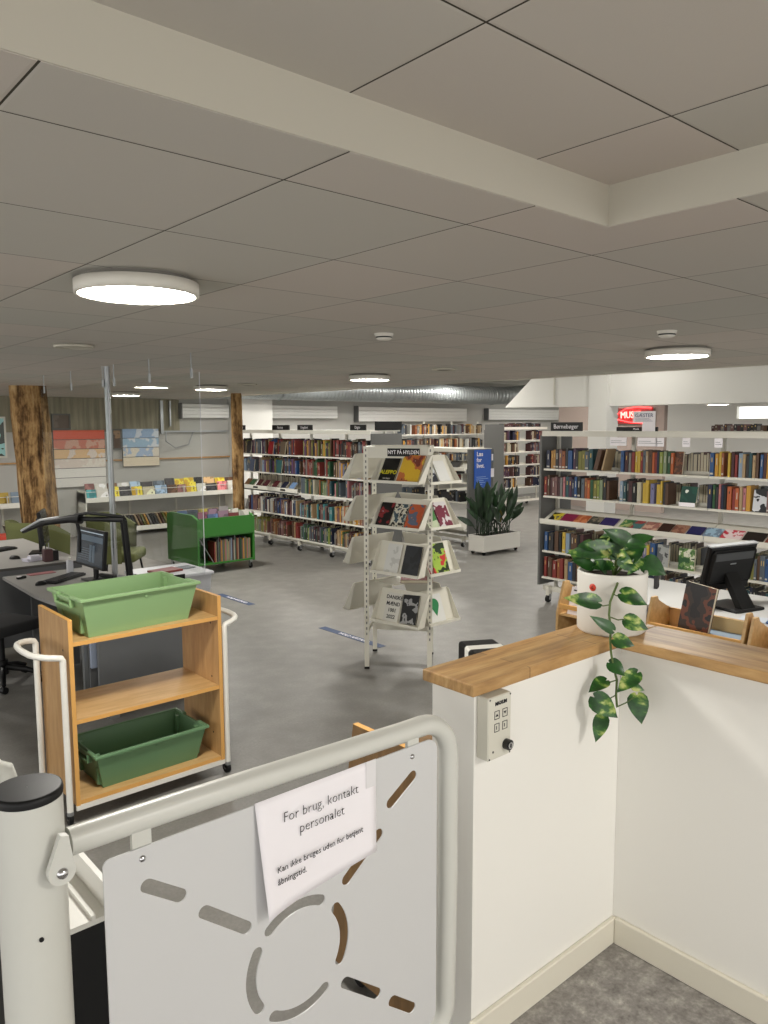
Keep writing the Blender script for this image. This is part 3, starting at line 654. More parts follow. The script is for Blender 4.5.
# far right bookcase E with a wide grey end
EL = (14.97, 12.6, 0)
te = bookcase('tall far bookcase between the blue sign and the right bookcase', EL, 0, [.86, .86], [(1.72, 'f'), (1.42, 'f'), (1.10, 'f'), (.80, 'f'), (.52, 'f')], top=2.05, depth=.6, sm=M_shelfw, endR=False, casters=(.1, 1.6))
for z, nm in ((1.72, 'top'), (1.42, 'second'), (1.10, 'third'), (.80, 'fourth'), (.52, 'lowest')):
    p = ['maroon','charcoal','cream','grey','rose','navy','brown','black','plum','amber']
    fill(EL, 0, z, .04, .68, nm + ' shelf of the far bookcase', p, gaps=.05, tmin=.04, tmax=.07); fill(EL, 0, z, 1.1, 1.68, nm + ' shelf of the far bookcase', ['maroon','red','brown','rose','slate','cream','navy'], gaps=.05, tmin=.04, tmax=.07)
q = MB(); q.box(0, .03, 0, .6, 0, 2.12, M_endgrey); tag(q.build('partition_panel', None, (14.6, 12.3, 0), 0), 'tall plain grey panel standing just left of the far bookcase', 'panel')
for k in range(20): queue(shelf_xf(EL, 0, .1+k*.075, .1, 2.051), 0, .07, R2.uniform(.06, .11), .15, R2.choice(['charcoal','black','maroon','slate']), 0, 'top of the far bookcase')
# neon
t = thing('neon_sign', 'glowing red neon sign reading MUSIK high on the far partition wall', 'sign', (16.9, 10.72, 2.14))
M_neon = mat('neon_tube', (255,40,40), .5, emit=2.6); M_neonp = mat('neon_tube_core', (255,92,84), .5, emit=2.6)
B1('backing', t, mat('neon_backing', (120,20,20), .5), .04, .06, -1.02, 0, -.02, .36)
text('lettering', 'MUSIK', .23, M_neonp, t, face((0, -.44, .19), (0, -1, .06), (0, .0, 1)), ext=.012, sx=.85)
q = MB(); q.tube([(.02, -1.0, .0), (.02, -.8, -.01), (.02, -.4, .02), (.02, -.06, .09)], .014, M_neon, 8); q.tube([(.02, -.05, .2), (.02, -.3, .34), (.02, -.6, .375), (.02, -.98, .35)], .014, M_neon, 8); q.build('neon_outline', t)
# ------------------------------------------------------------------ gate, its post and the paper note
t = thing('gate_post', 'thick pale grey gate post with black cap in the lower left corner', 'post', (.338, 1.237, .5))
q = MB(); q.lathe([(.051, -.05), (.051, 1.030)], M_gate, n=48); q.build('tube', t)
q = MB(); q.lathe([(.0515, 1.026), (.0525, 1.034), (.051, 1.040), (.047, 1.0405), (.001, 1.041)], M_black, n=48); q.build('cap', t)
q = MB(); q.cyl((-.006, -.0535, .815), .0035, .006, M_black, 12, 'y'); q.build('screw', t)
g = thing('safety_gate', 'pale grey tubular lift gate with slotted sheet panel', 'gate', (.39, 1.2, .5))
r = .0228
pts = [(.0, .02, .938), (.2, .02, .935), (.73, .02, .922)] + arc((.785, .02, .832), .09, 90, 0, 8)[0:] + [(.875, .02, .5), (.870, .02, .24)] + arc((.780, .02, .21), .09, 0, -90, 8) + [(.3, .02, .12), (.0, .02, .12)]
q = MB(); q.tube(pts, r, M_gate, 18); q.build('frame', g)
def slotted(w_, z0, z1, cr, slots, m, name, parent, y, th):
    cu = bpy.data.curves.new(name, 'CURVE'); cu.dimensions = '2D'; cu.fill_mode = 'BOTH'; cu.extrude = th/2
    def spl(pts):
        s = cu.splines.new('POLY'); s.points.add(len(pts)-1)
        for p, c in zip(s.points, pts): p.co = (c[0], c[1], 0, 1)
        s.use_cyclic_u = True
    o = []
    for cx, cz, a in ((w_-cr, z1-cr, 0), (.012, z1-.012, 90), (.012, z0+.012, 180), (w_-cr, z0+cr, 270)):
        if a in (90, 180): cr_ = .012
        else: cr_ = cr
        for i in range(7): o.append((cx+cr_*math.cos(math.radians(a+15*i)), cz+cr_*math.sin(math.radians(a+15*i))))
    spl(o)
    for s in slots: spl(s)
    tmp = bpy.data.objects.new(name, cu); me = bpy.data.meshes.new_from_object(tmp); bpy.data.objects.remove(tmp)
    me.transform(Matrix.Rotation(PI/2, 4, 'X')); me.materials.clear(); me.materials.append(m)
    ob = bpy.data.objects.new(name, me); C.objects.link(ob); ob.parent = parent; ob.location = (0, y, 0); return ob
def capsule(p, q_, r_):
    a = math.atan2(q_[1]-p[1], q_[0]-p[0])
    return [(q_[0]+r_*math.cos(a-PI/2+PI*i/8), q_[1]+r_*math.sin(a-PI/2+PI*i/8)) for i in range(9)] + [(p[0]+r_*math.cos(a+PI/2+PI*i/8), p[1]+r_*math.sin(a+PI/2+PI*i/8)) for i in range(9)]
def arcslot(c, R_, a0, a1, r_):
    a0, a1 = math.radians(a0), math.radians(a1); n = 14; o = []
    for i in range(n+1): a = a0+(a1-a0)*i/n; o.append((c[0]+(R_+r_)*math.cos(a), c[1]+(R_+r_)*math.sin(a)))
    e = (c[0]+R_*math.cos(a1), c[1]+R_*math.sin(a1)); o += [(e[0]+r_*math.cos(a1+PI*i/8), e[1]+r_*math.sin(a1+PI*i/8)) for i in range(1, 8)]
    for i in range(n+1): a = a1-(a1-a0)*i/n; o.append((c[0]+(R_-r_)*math.cos(a), c[1]+(R_-r_)*math.sin(a)))
    e = (c[0]+R_*math.cos(a0), c[1]+R_*math.sin(a0)); o += [(e[0]+r_*math.cos(a0+PI+PI*i/8), e[1]+r_*math.sin(a0+PI+PI*i/8)) for i in range(1, 8)]
    return o
cx, cz = .82-.436, 1.04
sl = []
for (x0, z0), (x1, z1) in (((.513, 1.318), (.566, 1.277)), ((.618, 1.224), (.696, 1.157)), ((1.068, 1.279), (1.127, 1.322)), ((.944, 1.153), (1.026, 1.222)), ((.938, .923), (1.018, .855)), ((1.072, .810), (1.124, .764)), ((.622, .862), (.70, .93)), ((.515, .765), (.572, .812))):
    sl.append(capsule((x0-.436-.003, z0+.004), (x1-.436+.003, z1+.002), .0125))
for a0, a1 in ((62, 128), (-28, 36), (150, 212), (236, 302)): sl.append(arcslot((cx, cz), .113, a0, a1, .0115))
p = thing('tmp', 'x', 'x'); bpy.data.objects.remove(p)
gp = slotted(.77, .69, 1.394, .03, sl, M_panel, 'sheet_panel', g, 0, .003)
gp.location = (.046, .0015, -.5)
for x, z in ((.503, 1.374), (1.128, 1.370), (.503, .71), (1.138, .71)):
    q = MB(); q.lathe([(.001, .004), (.0045, .003), (.006, 0)], M_chrome, n=14)
    o = q.build('screw', g); o.matrix_local = Matrix.Translation((x-.39, -.0005, z-.5)) @ Matrix.Rotation(PI/2, 4, 'X')
for xa in (.098, .728): B1('panel_bracket', g, M_gate, xa, xa+.034, .0035, .012, .86, .925)
t2 = []
q = MB()   # hinge lug: teardrop plate lying on the post
pl = [(math.cos(math.radians(a))*.021, math.sin(math.radians(a))*.021) for a in range(150, 391, 15)] + [(.012, .055), (.0, .058)]
X = Matrix(((1, 0, 0, -.028), (0, 0, 1, -.034), (0, 1, 0, .922), (0, 0, 0, 1)))
q.prism(pl, 0, .012, M_gate, X); hl = q.build('hinge_lug', g)
q = MB(); q.lathe([(.001, .006), (.007, .005), (.009, 0)], M_chrome, n=16); o = q.build('hinge_bolt', hl); o.matrix_local = Matrix.Translation((-.028, -.034, .920)) @ Matrix.Rotation(PI/2, 4, 'X')
# the note: a slightly curled sheet
n_ = thing('paper_note', 'white A4 note in Danish taped to the gate panel', 'note', (.722, 1.1985, 1.17))
def sheet_y(x, z): return -.012*math.exp(-((x)/.09)) * (1-z/.23)*2.2 - .001
nx, nz = 16, 12; vs = []; fs = []
W_, H_ = .298, .228
for i in range(nx+1):
    for j in range(nz+1):
        x = W_*i/nx; z = H_*j/nz
        vs.append((x + .018*(1-z/H_)*(1 if True else 0)*(1-x/W_)*.6, sheet_y(x, z), z + .02*(x/W_)*(1-z/H_)))
for i in range(nx):
    for j in range(nz): a = i*(nz+1)+j; fs.append((a, a+nz+1, a+nz+2, a+1))
q = MB(); q.add(vs, fs, M_paper, True); o = q.build('sheet', n_)
md = o.modifiers.new('s', 'SOLIDIFY'); md.thickness = .0004
for s, x, z, sz in (('For brug, kontakt', .152, .181, .0298), ('personalet', .152, .147, .0298)):
    text('text_line', s, sz, M_ink, n_, face((x, -.0075, z), (1, 0, 0), (0, 0, 1)), sx=.88, bold=-.0007)
for s, x, z in (('Kan ikke bruges uden for betjent', .036, .088), ('åbningstid.', .037, .063)):
    text('text_line', s, .0178, M_ink, n_, face((x, -.0185, z), (1, .05, 0), (0, 0, 1)), 'LEFT', sx=.93, bold=-.0002)
q = MB(); q.box(.27, .297, -.0025, -.0018, .17, .228, mat('tape', (222,220,222), .3)); q.build('tape', n_)
# lift sill beyond the gate post: white angle and dark shaft
t = thing('lift_sill', 'white angle profile over the dark lift shaft edge behind the gate post', 'lift edge', (.395, 1.275, .5))
q = MB(); q.box(.008, .085, .0, .75, .742, .752, M_white); q.box(.045, .052, .0, .75, .752, .760, M_white); q.box(.075, .085, .0, .75, .752, .80, M_white); q.build('angle_profile', t)
B1('shaft_wall', t, M_black, .010, .083, .004, .745, -.45, .741)
t = thing('guard_rail', 'pale tubular lift guard rail seen behind the black post cap at the left edge', 'rail', (.35, 1.75, .5))
q = MB(); q.tube([(-.3, 0, .885), (.04, 0, .885), (.085, .0, .86), (.10, 0, .80), (.10, 0, -.4)], .02, M_gate, 14); q.build('rail_tube', t)
q = MB(); q.cyl((-.10, .1, -.5), .05, 1.36, M_gate, 24); q.build('rail_post', t)
# control box on the half wall
t = thing('lift_control_box', 'small white lift control box with key switch on the half wall', 'control panel', (1.378, 1.196, 1.282))
q = MB(); q.rbox(0, .086, 0, .039, 0, .160, mat('control_box', (206,203,190), .45), .003); q.build('housing', t)
text('lettering', 'GARAVENTA' if False else 'MAXUM', .012, M_ink, t, face((.046, -.0006, .141), (1, 0, 0), (0, 0, 1)), bold=.0006)
for i, (x, z) in enumerate(((.022, .102), (.052, .102), (.022, .070), (.052, .070))):
    q = MB()
    for a, b, c, d in ((x, x+.018, z, z+.0012), (x, x+.018, z+.020, z+.0212), (x, x+.0012, z, z+.0212), (x+.0168, x+.018, z, z+.0212)): q.box(a, b, -.0012, 0, c, d, M_titled)
    if i == 0: q.prism([(x+.004, z+.007), (x+.014, z+.007), (x+.009, z+.014)], 0, .001, M_ink, Matrix(((1,0,0,0),(0,0,-1,-.0002),(0,1,0,0),(0,0,0,1))))
    if i == 1: q.prism([(x+.004, z+.014), (x+.009, z+.007), (x+.014, z+.014)], 0, .001, M_ink, Matrix(((1,0,0,0),(0,0,-1,-.0002),(0,1,0,0),(0,0,0,1))))
    if i > 1: q.box(x+.007, x+.0085, -.0012, 0, z+.006, z+.015, M_ink)
    q.build('button', t)
q = MB(); q.tube([(.066, 0, .030), (.066, -.014, .030)], .0135, M_blackg, 24); q.tube([(.066, -.014, .030), (.066, -.017, .030)], .0085, M_chrome, 20); q.box(.0648, .0672, -.0185, -.017, .025, .035, M_black); q.build('key_switch', t)
for x, z in ((.005, .155), (.081, .155), (.005, .005), (.081, .005)):
    q = MB(); q.tube([(x, 0, z), (x, -.001, z)], .0022, M_black, 10); q.build('screw', t)
text('lettering', '⌂' if False else 'o', .012, M_titled, t, face((.018, -.0006, .022), (1, 0, 0), (0, 0, 1)))

# ------------------------------------------------------------------ pothos in its white pot
t = thing('potted_pothos', 'trailing pothos in a white pot on the oak corner', 'potted plant', (0, 0, 0))
PX, PY, PZ = 2.045, 1.288, 1.4775
q = MB(); q.lathe([(.001, 0), (.095, 0), (.101, .006), (.1035, .180), (.102, .185), (.096, .185), (.094, .181), (.093, .14)], M_pot, (PX, PY, PZ), 56); pot = q.build('pot', t)
dn = Vector((PX, PY, 0)).normalized()
a0 = math.atan2(-dn.y, -dn.x) - .56
q = MB(); q.lathe([(.001, 0), (.011, 0), (.0112, -.002)], M_red, n=20)
o = q.build('red_sticker', pot)
nrm = Vector((math.cos(a0), math.sin(a0), 0)); up = Vector((0, 0, 1)); rt = up.cross(nrm)
m = Matrix((rt, up, nrm)).transposed().to_4x4(); m.translation = Vector((PX, PY, PZ+.145)) + nrm*.1035; o.matrix_local = m
text('sticker_letter', 'L', .013, mat('sticker_ink', (90,20,14), .6), pot, (lambda mm: (setattr(mm, 'translation', Vector((PX, PY, PZ+.145)) + nrm*.1043), mm)[1])(m.copy()))
q = MB(); q.disc((PX, PY, PZ+.166), .0932, M_soil, 32); q.build('soil', pot)
LEAVES=[
([2.065, 1.251, 1.75], [2.003, 1.284, 1.788], 0.042) ,
([2.128, 1.275, 1.741], [2.161, 1.228, 1.761], 0.033) ,
([2.102, 1.283, 1.733], [2.03, 1.325, 1.751], 0.036) ,
([1.992, 1.272, 1.734], [1.894, 1.326, 1.729], 0.048) ,
([2.04, 1.267, 1.714], [1.981, 1.299, 1.747], 0.039) ,
([2.006, 1.265, 1.682], [1.953, 1.292, 1.682], 0.03) ,
([2.019, 1.218, 1.705], [2.036, 1.184, 1.748], 0.039) ,
([2.124, 1.23, 1.684], [2.143, 1.174, 1.656], 0.054) ,
([1.973, 1.219, 1.71], [1.995, 1.176, 1.684], 0.03) ,
([2.034, 1.191, 1.706], [1.996, 1.202, 1.671], 0.027) ,
([1.872, 1.223, 1.598], [1.793, 1.268, 1.619], 0.042) ,
([1.924, 1.182, 1.623], [1.956, 1.122, 1.602], 0.045) ,
([1.897, 1.19, 1.521], [1.847, 1.221, 1.562], 0.03) ,
([1.918, 1.163, 1.552], [1.945, 1.11, 1.534], 0.042) ,
([1.882, 1.174, 1.501], [1.904, 1.127, 1.49], 0.039) ,
([1.866, 1.177, 1.434], [1.88, 1.135, 1.41], 0.042) ,
([1.914, 1.118, 1.409], [1.855, 1.137, 1.369], 0.042) ,
([1.856, 1.179, 1.384], [1.804, 1.196, 1.366], 0.039) ,
([1.81, 1.186, 1.347], [1.83, 1.128, 1.301], 0.054) ,
([1.927, 1.123, 1.341], [1.908, 1.097, 1.275], 0.051) ,
([1.842, 1.176, 1.286], [1.806, 1.174, 1.227], 0.039) ,
([1.927, 1.14, 1.363], [1.943, 1.112, 1.355], 0.021) ,
]
VINE= [[2.019, 1.249, 1.646], [1.952, 1.213, 1.64], [1.911, 1.199, 1.622], [1.898, 1.2, 1.6], [1.893, 1.199, 1.564], [1.895, 1.193, 1.527], [1.882, 1.186, 1.496], [1.872, 1.176, 1.465], [1.874, 1.169, 1.426], [1.879, 1.159, 1.387], [1.874, 1.157, 1.345], [1.874, 1.153, 1.314]]
PET= [[[1.895, 1.197, 1.558], [1.903, 1.176, 1.552], [1.92, 1.161, 1.555]], [[1.896, 1.202, 1.592], [1.882, 1.213, 1.589], [1.872, 1.223, 1.598]], [[1.911, 1.199, 1.622], [1.915, 1.189, 1.617], [1.924, 1.182, 1.623]], [[1.871, 1.154, 1.311], [1.893, 1.137, 1.323], [1.927, 1.123, 1.341]], [[1.874, 1.157, 1.345], [1.854, 1.173, 1.331], [1.844, 1.175, 1.286]], [[1.879, 1.159, 1.387], [1.864, 1.171, 1.381], [1.854, 1.181, 1.384]]]
def leaf(name, parent, b, tip, w, m, droop=.25, seed=0, heart=True, nrm=None, fold=.18):
    b, tip = Vector(b), Vector(tip); ax = tip-b; L_ = ax.length; ax.normalize()
    rr = random.Random(seed)
    view = (Vector((0, 0, 2.1)) - (b+tip)/2).normalized() if nrm is None else Vector(nrm)
    view = (view + Vector((rr.uniform(-.4, .4), rr.uniform(-.4, .4), rr.uniform(-.1, .6)))).normalized()
    side = ax.cross(view).normalized(); nn = side.cross(ax).normalized()
    if heart: prof = [(-.10, .30), (-.05, .62), (.08, .92), (.25, 1.0), (.42, .93), (.6, .72), (.76, .46), (.9, .18), (1.0, .0)]
    else: prof = [(0, .12), (.12, .3), (.28, .72), (.45, .98), (.6, 1.0), (.75, .8), (.88, .45), (1, 0)]
    vs = []; fs = []
    for s, wd in prof:
        c = b + ax*(L_*max(s, -.1)) - nn*(droop*L_*(max(s, 0)**2)) + nn*(droop*L_*.25)
        for k in (-1, -.5, 0, .5, 1):
            x = k*w/2*wd
            if heart and s < 0 and k == 0: cc = b + nn*(droop*L_*.25) + ax*(.02*L_)
            else: cc = c
            vs.append(cc + side*x + nn*(fold*abs(k)*w/2*wd + .02*w*math.sin(9*s+seed)*abs(k)))
    n = len(prof)
    for i in range(n-1):
        for k in range(4): a = i*5+k; fs.append((a, a+1, a+6, a+5))
    q = MB(); q.add(vs, fs, m, True); q.add([v - nn*.0008 for v in vs], [f[::-1] for f in fs], m, True)
    return q.build(name, parent)
for i, (b, tp, wd) in enumerate(LEAVES):
    b, tp = Vector(b), Vector(tp); tp = b + (tp-b)*(1.12 if i < 10 else 1.08); wd *= 1.22 if i < 10 else 1.15
    leaf('leaf', t, b, tp, wd, M_leafd if i in (1, 2, 7, 12, 15) else M_leaf, .18, i)
xr = random.Random(21)
for i in range(15):     # extra crown leaves
    a = i/15*2*PI*2; rr_ = xr.uniform(.02, .075)
    b = Vector((PX-.02+rr_*math.cos(a), PY+rr_*math.sin(a), PZ+xr.uniform(.19, .285))); tp = b + Vector((math.cos(a)*.06, math.sin(a)*.06, xr.uniform(-.02, .035)))
    leaf('leaf', t, b, tp, xr.uniform(.03, .045), M_leafd if i % 3 == 0 else M_leaf, .2, 50+i)
q = MB(); q.tube([(PX-.02, PY-.03, PZ+.166)] + VINE, .0035, M_stem, 8); vn = q.build('vine', t)
for c_ in PET: q = MB(); q.tube(c_, .0018, M_stem, 6); q.build('petiole', vn)
for b, tp, wd in LEAVES[:10]:
    b = Vector(b); q = MB(); q.tube([(PX-.01, PY-.01, PZ+.166), Vector((PX, PY, PZ+.22)).lerp(b, .55), b], .0022, M_stem, 6); q.build('petiole', t)

# ------------------------------------------------------------------ book trolley with two green bins
TX, TY = 1.335, 4.012
t = thing('book_trolley', 'birch book trolley with white tubular handles on castors', 'trolley', (TX, TY, 0), 0)
W_, D_ = .885, .47
for x in (0, W_-.022):
    q = MB(); q.rbox(x, x+.022, 0, D_, .10, 1.105, M_birchdark, .002); q.box(x, x+.022, -.0015, 0, .10, 1.105, M_edge); q.box(x, x+.022, 0, D_, 1.105, 1.1065, M_edge)
    for z in (.93, .60, .25): q.cyl(((x-.001) if x == 0 else x-.001, .09, z), .006, .002, M_black, 10, 'x')
    q.build('side_board', t)
for z in (.985, .565, .125):
    q = MB(); q.rbox(.0225, W_-.0225, .004, D_-.004, z-.022, z, M_birch, .001); q.box(.0225, W_-.0225, .002, .004, z-.022, z, M_edge); q.build('shelf', t)
B1('base_rail', t, M_white, 0, W_, -.005, .012, .075, .10); B1('base_rail', t, M_white, 0, W_, D_-.012, D_, .075, .10)
for sx_, xx in ((-1, -.028), (1, W_+.028)):
    q = MB()
    y0, y1 = .015, D_-.015; h = .915 if sx_ < 0 else .93
    ym = (y0+y1)/2
    half = [(xx, y0, .06), (xx, y0, h-.05), (xx, y0, h-.02), (xx+sx_*.008, y0, h-.005), (xx+sx_*.03, y0+.002, h), (xx+sx_*.06, y0+.012, h+.004), (xx+sx_*.09, y0+.035, h+.007), (xx+sx_*.115, y0+.07, h+.01), (xx+sx_*.13, y0+.115, h+.012), (xx+sx_*.137, ym-.03, h+.013)]
    pts = half + [(a, 2*ym-b, c) for a, b, c in half[::-1]]
    q.tube(pts, .0165, M_white, 14); q.build('handle', t)
    for yy in (y0, y1):
        q = MB(); q.cyl((xx, yy, .055), .018, .02, M_steel, 14); q.box(xx-.012, xx+.012, yy-.004, yy+.022, .03, .06, M_black); o = q.build('castor', t)
        q = MB(); q.cyl((xx-.011, yy+.014, .034), .034, .022, M_black, 18, 'x'); q.cyl((xx-.012, yy+.014, .034), .014, .024, M_chrome, 12, 'x'); q.build('wheel', o)
def bin_(label, loc, rotz, m, L_=.60, W=.36, H=.195, tp=.045):
    t = thing('book_bin', label, 'bin', loc, rotz)
    q = MB()
    def ring(z, o, i, th=0):
        return [(-L_/2+i+o, -W/2+i+o, z), (L_/2-i-o, -W/2+i+o, z), (L_/2-i-o, W/2-i-o, z), (-L_/2+i+o, W/2-i-o, z)]
    R_ = [ring(0, tp, 0), ring(H, 0.012, 0), ring(H, .022, 0), ring(.004, tp+.006, 0)]
    vs = sum(R_, []); fs = [(3, 2, 1, 0), (12, 13, 14, 15)]
    for a in (0, 1, 2):
        for j in range(4): fs.append((a*4+j, a*4+(j+1) % 4, (a+1)*4+(j+1) % 4, (a+1)*4+j))
    q.add(vs, fs, m); body = q.build('tub', t)
    q = MB()   # rim: a rolled lip with lowered grips at the short ends
    o0 = -.004
    for (x0, x1, y0, y1) in ((-L_/2+o0, L_/2-o0, -W/2+o0, -W/2+.018), (-L_/2+o0, L_/2-o0, W/2-.018, W/2-o0)): q.rbox(x0, x1, y0, y1, H-.012, H+.006, m, .004)
    for s in (-1, 1):
        xa, xb = sorted((s*(L_/2-o0), s*(L_/2-.018)))
        for y0, y1, dz in ((-W/2+.018, -.085, 0), (-.085, .085, -.014), (.085, W/2-.018, 0)): q.rbox(xa, xb, y0, y1, H-.012+dz, H+.006+dz, m, .003)
    q.build('rim', t)
    for s in (-1, 1):
        q = MB()
        xa, xb = sorted((s*(L_/2-.014), s*(L_/2+.012)))
        q.rbox(xa, xb, -.1, .1, H-.055, H-.045, m, .002)
        for y in (-.1, .1): q.box(xa, xb, y-.003, y+.003, H-.055, H-.01, m)
        for y in (-.12, .12):
            q.box(*sorted((s*(L_/2-.03), s*(L_/2-.052))), y-.012, y+.012, .02, H-.012, m)
        q.build('grip', t)
    q = MB(); q.cyl((.02, -W/2+.012, H-.03), .008, .004, m, 10, 'y'); q.build('boss', t)
    return t
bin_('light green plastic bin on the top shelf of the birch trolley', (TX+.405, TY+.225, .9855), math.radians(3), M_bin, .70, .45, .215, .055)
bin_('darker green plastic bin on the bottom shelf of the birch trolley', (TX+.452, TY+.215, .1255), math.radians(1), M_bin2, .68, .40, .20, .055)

# ------------------------------------------------------------------ display rack in the middle
t = thing('display_rack', 'white four-sided display rack with sign NYT PÅ HYLDEN', 'display rack', (4.5, 4.95, 0))
O = Vector((4.5, 4.95, 0))
posts = dict(FL=(4.19, 5.03), FR=(4.465, 4.535), RL=(4.585, 5.385), RR=(4.905, 4.965))
for k, (x, y) in posts.items():
    q = MB(); a = math.radians(-41)
    X = Matrix.Translation((x-4.5, y-4.95, 0)) @ Matrix.Rotation(a, 4, 'Z')
    q.box(-.02, .02, -.015, .015, .012, 1.925, M_rack, X); q.box(-.022, .022, -.017, .017, 0, .02, M_black, X)
    for i in range(34): q.box(-.005, .005, -.0158, -.0148, .30+i*.048, .322+i*.048, M_darkgrey, X)
    q.build('post', t)
def bar(a, b, z0, z1, name='cross_bar', th=.012, m=None):
    a = Vector(a) - O.xy; b = Vector(b) - O.xy; d = (b-a); L_ = d.length
    X = Matrix.Translation((a.x, a.y, 0)) @ Matrix.Rotation(math.atan2(d.y, d.x), 4, 'Z')
    q = MB(); q.box(.02, L_-.02, -th/2, th/2, z0, z1, m or M_rack, X); return q.build(name, t)
bar(posts['FL'], posts['FR'], 1.83, 1.925, 'header'); bar(posts['RL'], posts['RR'], 1.83, 1.925)
bar(posts['FL'], posts['RL'], 1.88, 1.925); bar(posts['FR'], posts['RR'], 1.88, 1.925)
bar(posts['RL'], posts['RR'], .21, .27); bar(posts['FL'], posts['RL'], .30, .33); bar(posts['FR'], posts['RR'], .30, .33)
d = (Vector(posts['FR'])-Vector(posts['FL'])); u = d.normalized(); nrm = Vector((-u.y, u.x)) * -1
if nrm.dot(Vector((-1, -1))) < 0: nrm = -nrm
hs = Vector((posts['FL'][0]-4.5, posts['FL'][1]-4.95)) + d*.60
X = face((hs.x+nrm.x*.012, hs.y+nrm.y*.012, 1.878), (u.x, u.y, 0), (0, 0, 1))
q = MB(); q.box(-.14, .14, -.033, .033, -.004, .004, M_black, X); sg = q.build('header_sign', t)
X2 = X.copy(); X2.translation += X.col[2].xyz*.0045
text('header_lettering', 'NYT PÅ HYLDEN', .044, M_paper, sg, X2, sx=.82, bold=.0004)
# shelf trays: p0 -> p1 along the ledge, inward normal, panel height, lean
def tray(p0, p1, inn, z, h, lean, wing=True):
    p0 = Vector((*p0, 0))-O; p1 = Vector((*p1, 0))-O; inn = Vector((*inn, 0)).normalized(); al = (p1-p0).normalized(); w_ = (p1-p0).length
    X = Matrix((al, inn, Vector((0, 0, 1)))).transposed().to_4x4(); X.translation = Vector((p0.x, p0.y, z))
    q = MB(); pl = lambda v0, z0, v1, z1, th: [(0, v0, z0), (w_, v0, z0), (w_, v1, z1), (0, v1, z1), (0, v0, z0-th), (w_, v0, z0-th), (w_, v1+.004, z1-th), (0, v1+.004, z1-th)]
    F6 = [(0,1,2,3), (7,6,5,4), (0,4,5,1), (3,2,6,7), (0,3,7,4), (1,5,6,2)]
    q.add(pl(.07, .006, lean, h, .004), F6, M_rack, xf=X)
    q.box(0, w_, 0, .09, -.004, .004, M_rack, X); q.box(0, w_, -.003, .002, -.006, .018, M_rack, X)
    if wing:
        for xx in (0, w_-.003): q.add([(xx, 0, 0), (xx, .09, 0), (xx, lean, h), (xx, lean-.03, h-.01), (xx+.003, 0, 0), (xx+.003, .09, 0), (xx+.003, lean, h), (xx+.003, lean-.03, h-.01)], [(0,1,2,3), (7,6,5,4), (0,4,5,1), (1,5,6,2), (2,6,7,3), (3,7,4,0)], M_rack, xf=X)
    q.build('display_shelf', t)
    return X
SH = {}
for li, (z, h, ln) in enumerate(((1.635, .225, .20), (1.262, .23, .20), (.875, .25, .16), (.455, .26, .17))):
    SH['F', li] = tray((4.145, 4.93), (4.235, 4.435), (.95, .17), z, h, ln)
    SH['R', li] = tray((4.40, 4.46), (4.77, 4.47), (0, 1), z-.01, h, ln)
    SH['L', li] = tray((4.74, 5.45), (4.25, 5.43), (0, -1), z, h, ln)
    SH['B', li] = tray((4.97, 4.75), (4.97, 5.25), (-1, 0), z, h, ln, False)
def on_rack(side, li, u, wd, h, m, lab, txt=None, roll=0):
    z, hh, ln = ((1.635, .225, .20), (1.262, .23, .20), (.875, .25, .16), (.455, .26, .17))[li]
    X = Matrix.Translation(O) @ SH[side, li]
    loc = X @ Vector((u, .052, .005)); ang = math.atan2(X.col[0].y, X.col[0].x)
    tilt = math.atan2(ln-.07, hh)
    o = display_book('display_book', lab, loc, ang, wd, h, .014, m, tilt, cat='book', roll=roll)
    return o, tilt
def cover_text(o, s, size, x, z, m, tilt):
    mm = Matrix.Rotation(-tilt, 4, 'X') @ face((x, -.0012, z), (1, 0, 0), (0, 0, 1))
    text('cover_title', s, size, m, o, mm, bold=.0008)
o, tl = on_rack('F', 0, .045, .165, .225, mat('cover_blackmatt', (14,14,12), .4), 'black paperback titled ALEPPO in yellow on the top tier of the white rack')
cover_text(o, 'ALEPPO', .05, .0825, .085, mat('yellow_print', (214,206,40), .5), tl); cover_text(o, 'ved daggry', .018, .0825, .03, M_titlew, tl)
o, tl = on_rack('F', 0, .235, .215, .25, art('rack_yellow', [(216,176,54), (216,176,54), (190,110,60), (120,60,50), (200,190,170)], 9, 3), 'yellow cookery book with plate photos on the top tier of the white rack')
o, tl = on_rack('F', 1, .015, .14, .215, art('rack_red_black', [(20,16,18), (20,16,18), (130,40,44), (150,150,160)], 14, 9), 'black paperback with red print, left of three on the second tier')
o, tl = on_rack('F', 1, .165, .14, .21, art('rack_bw_text', [(24,24,24), (200,196,180), (60,80,90), (24,24,24)], 22, 5), 'black paperback with pale lettering, middle of three on the second tier')
o, tl = on_rack('F', 1, .315, .15, .215, art('rack_orange', [(176,84,50), (176,84,50), (90,100,120), (190,130,90)], 10, 7), 'orange and blue patterned book, right of three on the second tier')
o, tl = on_rack('F', 2, .10, .15, .245, art('rack_white_fig', [(186,186,182), (206,206,202), (206,206,202), (90,92,96)], 12, 6), 'white book with a pale figure cover on the third tier of the rack')
o, tl = on_rack('F', 2, .285, .17, .245, art('rack_dark_smoke', [(34,36,38), (44,46,50), (110,114,118)], 8, 8), 'dark smoky grey book on the third tier of the rack')
o, tl = on_rack('F', 3, .09, .155, .245, mat('cover_offwhite', (206,204,196), .5), 'white paperback with big black lettering on the bottom tier of the rack')
for k, s in enumerate(('DANSKE', 'MÆND', '1001', '????' if False else '2022')): cover_text(o, s, .045, .0775, .205-.055*k, M_ink, tl)
o, tl = on_rack('F', 3, .27, .165, .245, art('rack_black_white', [(18,18,20), (18,18,20), (150,150,150), (70,70,72)], 12, 2), 'black paperback with white swirls on the bottom tier of the rack', roll=-.06)
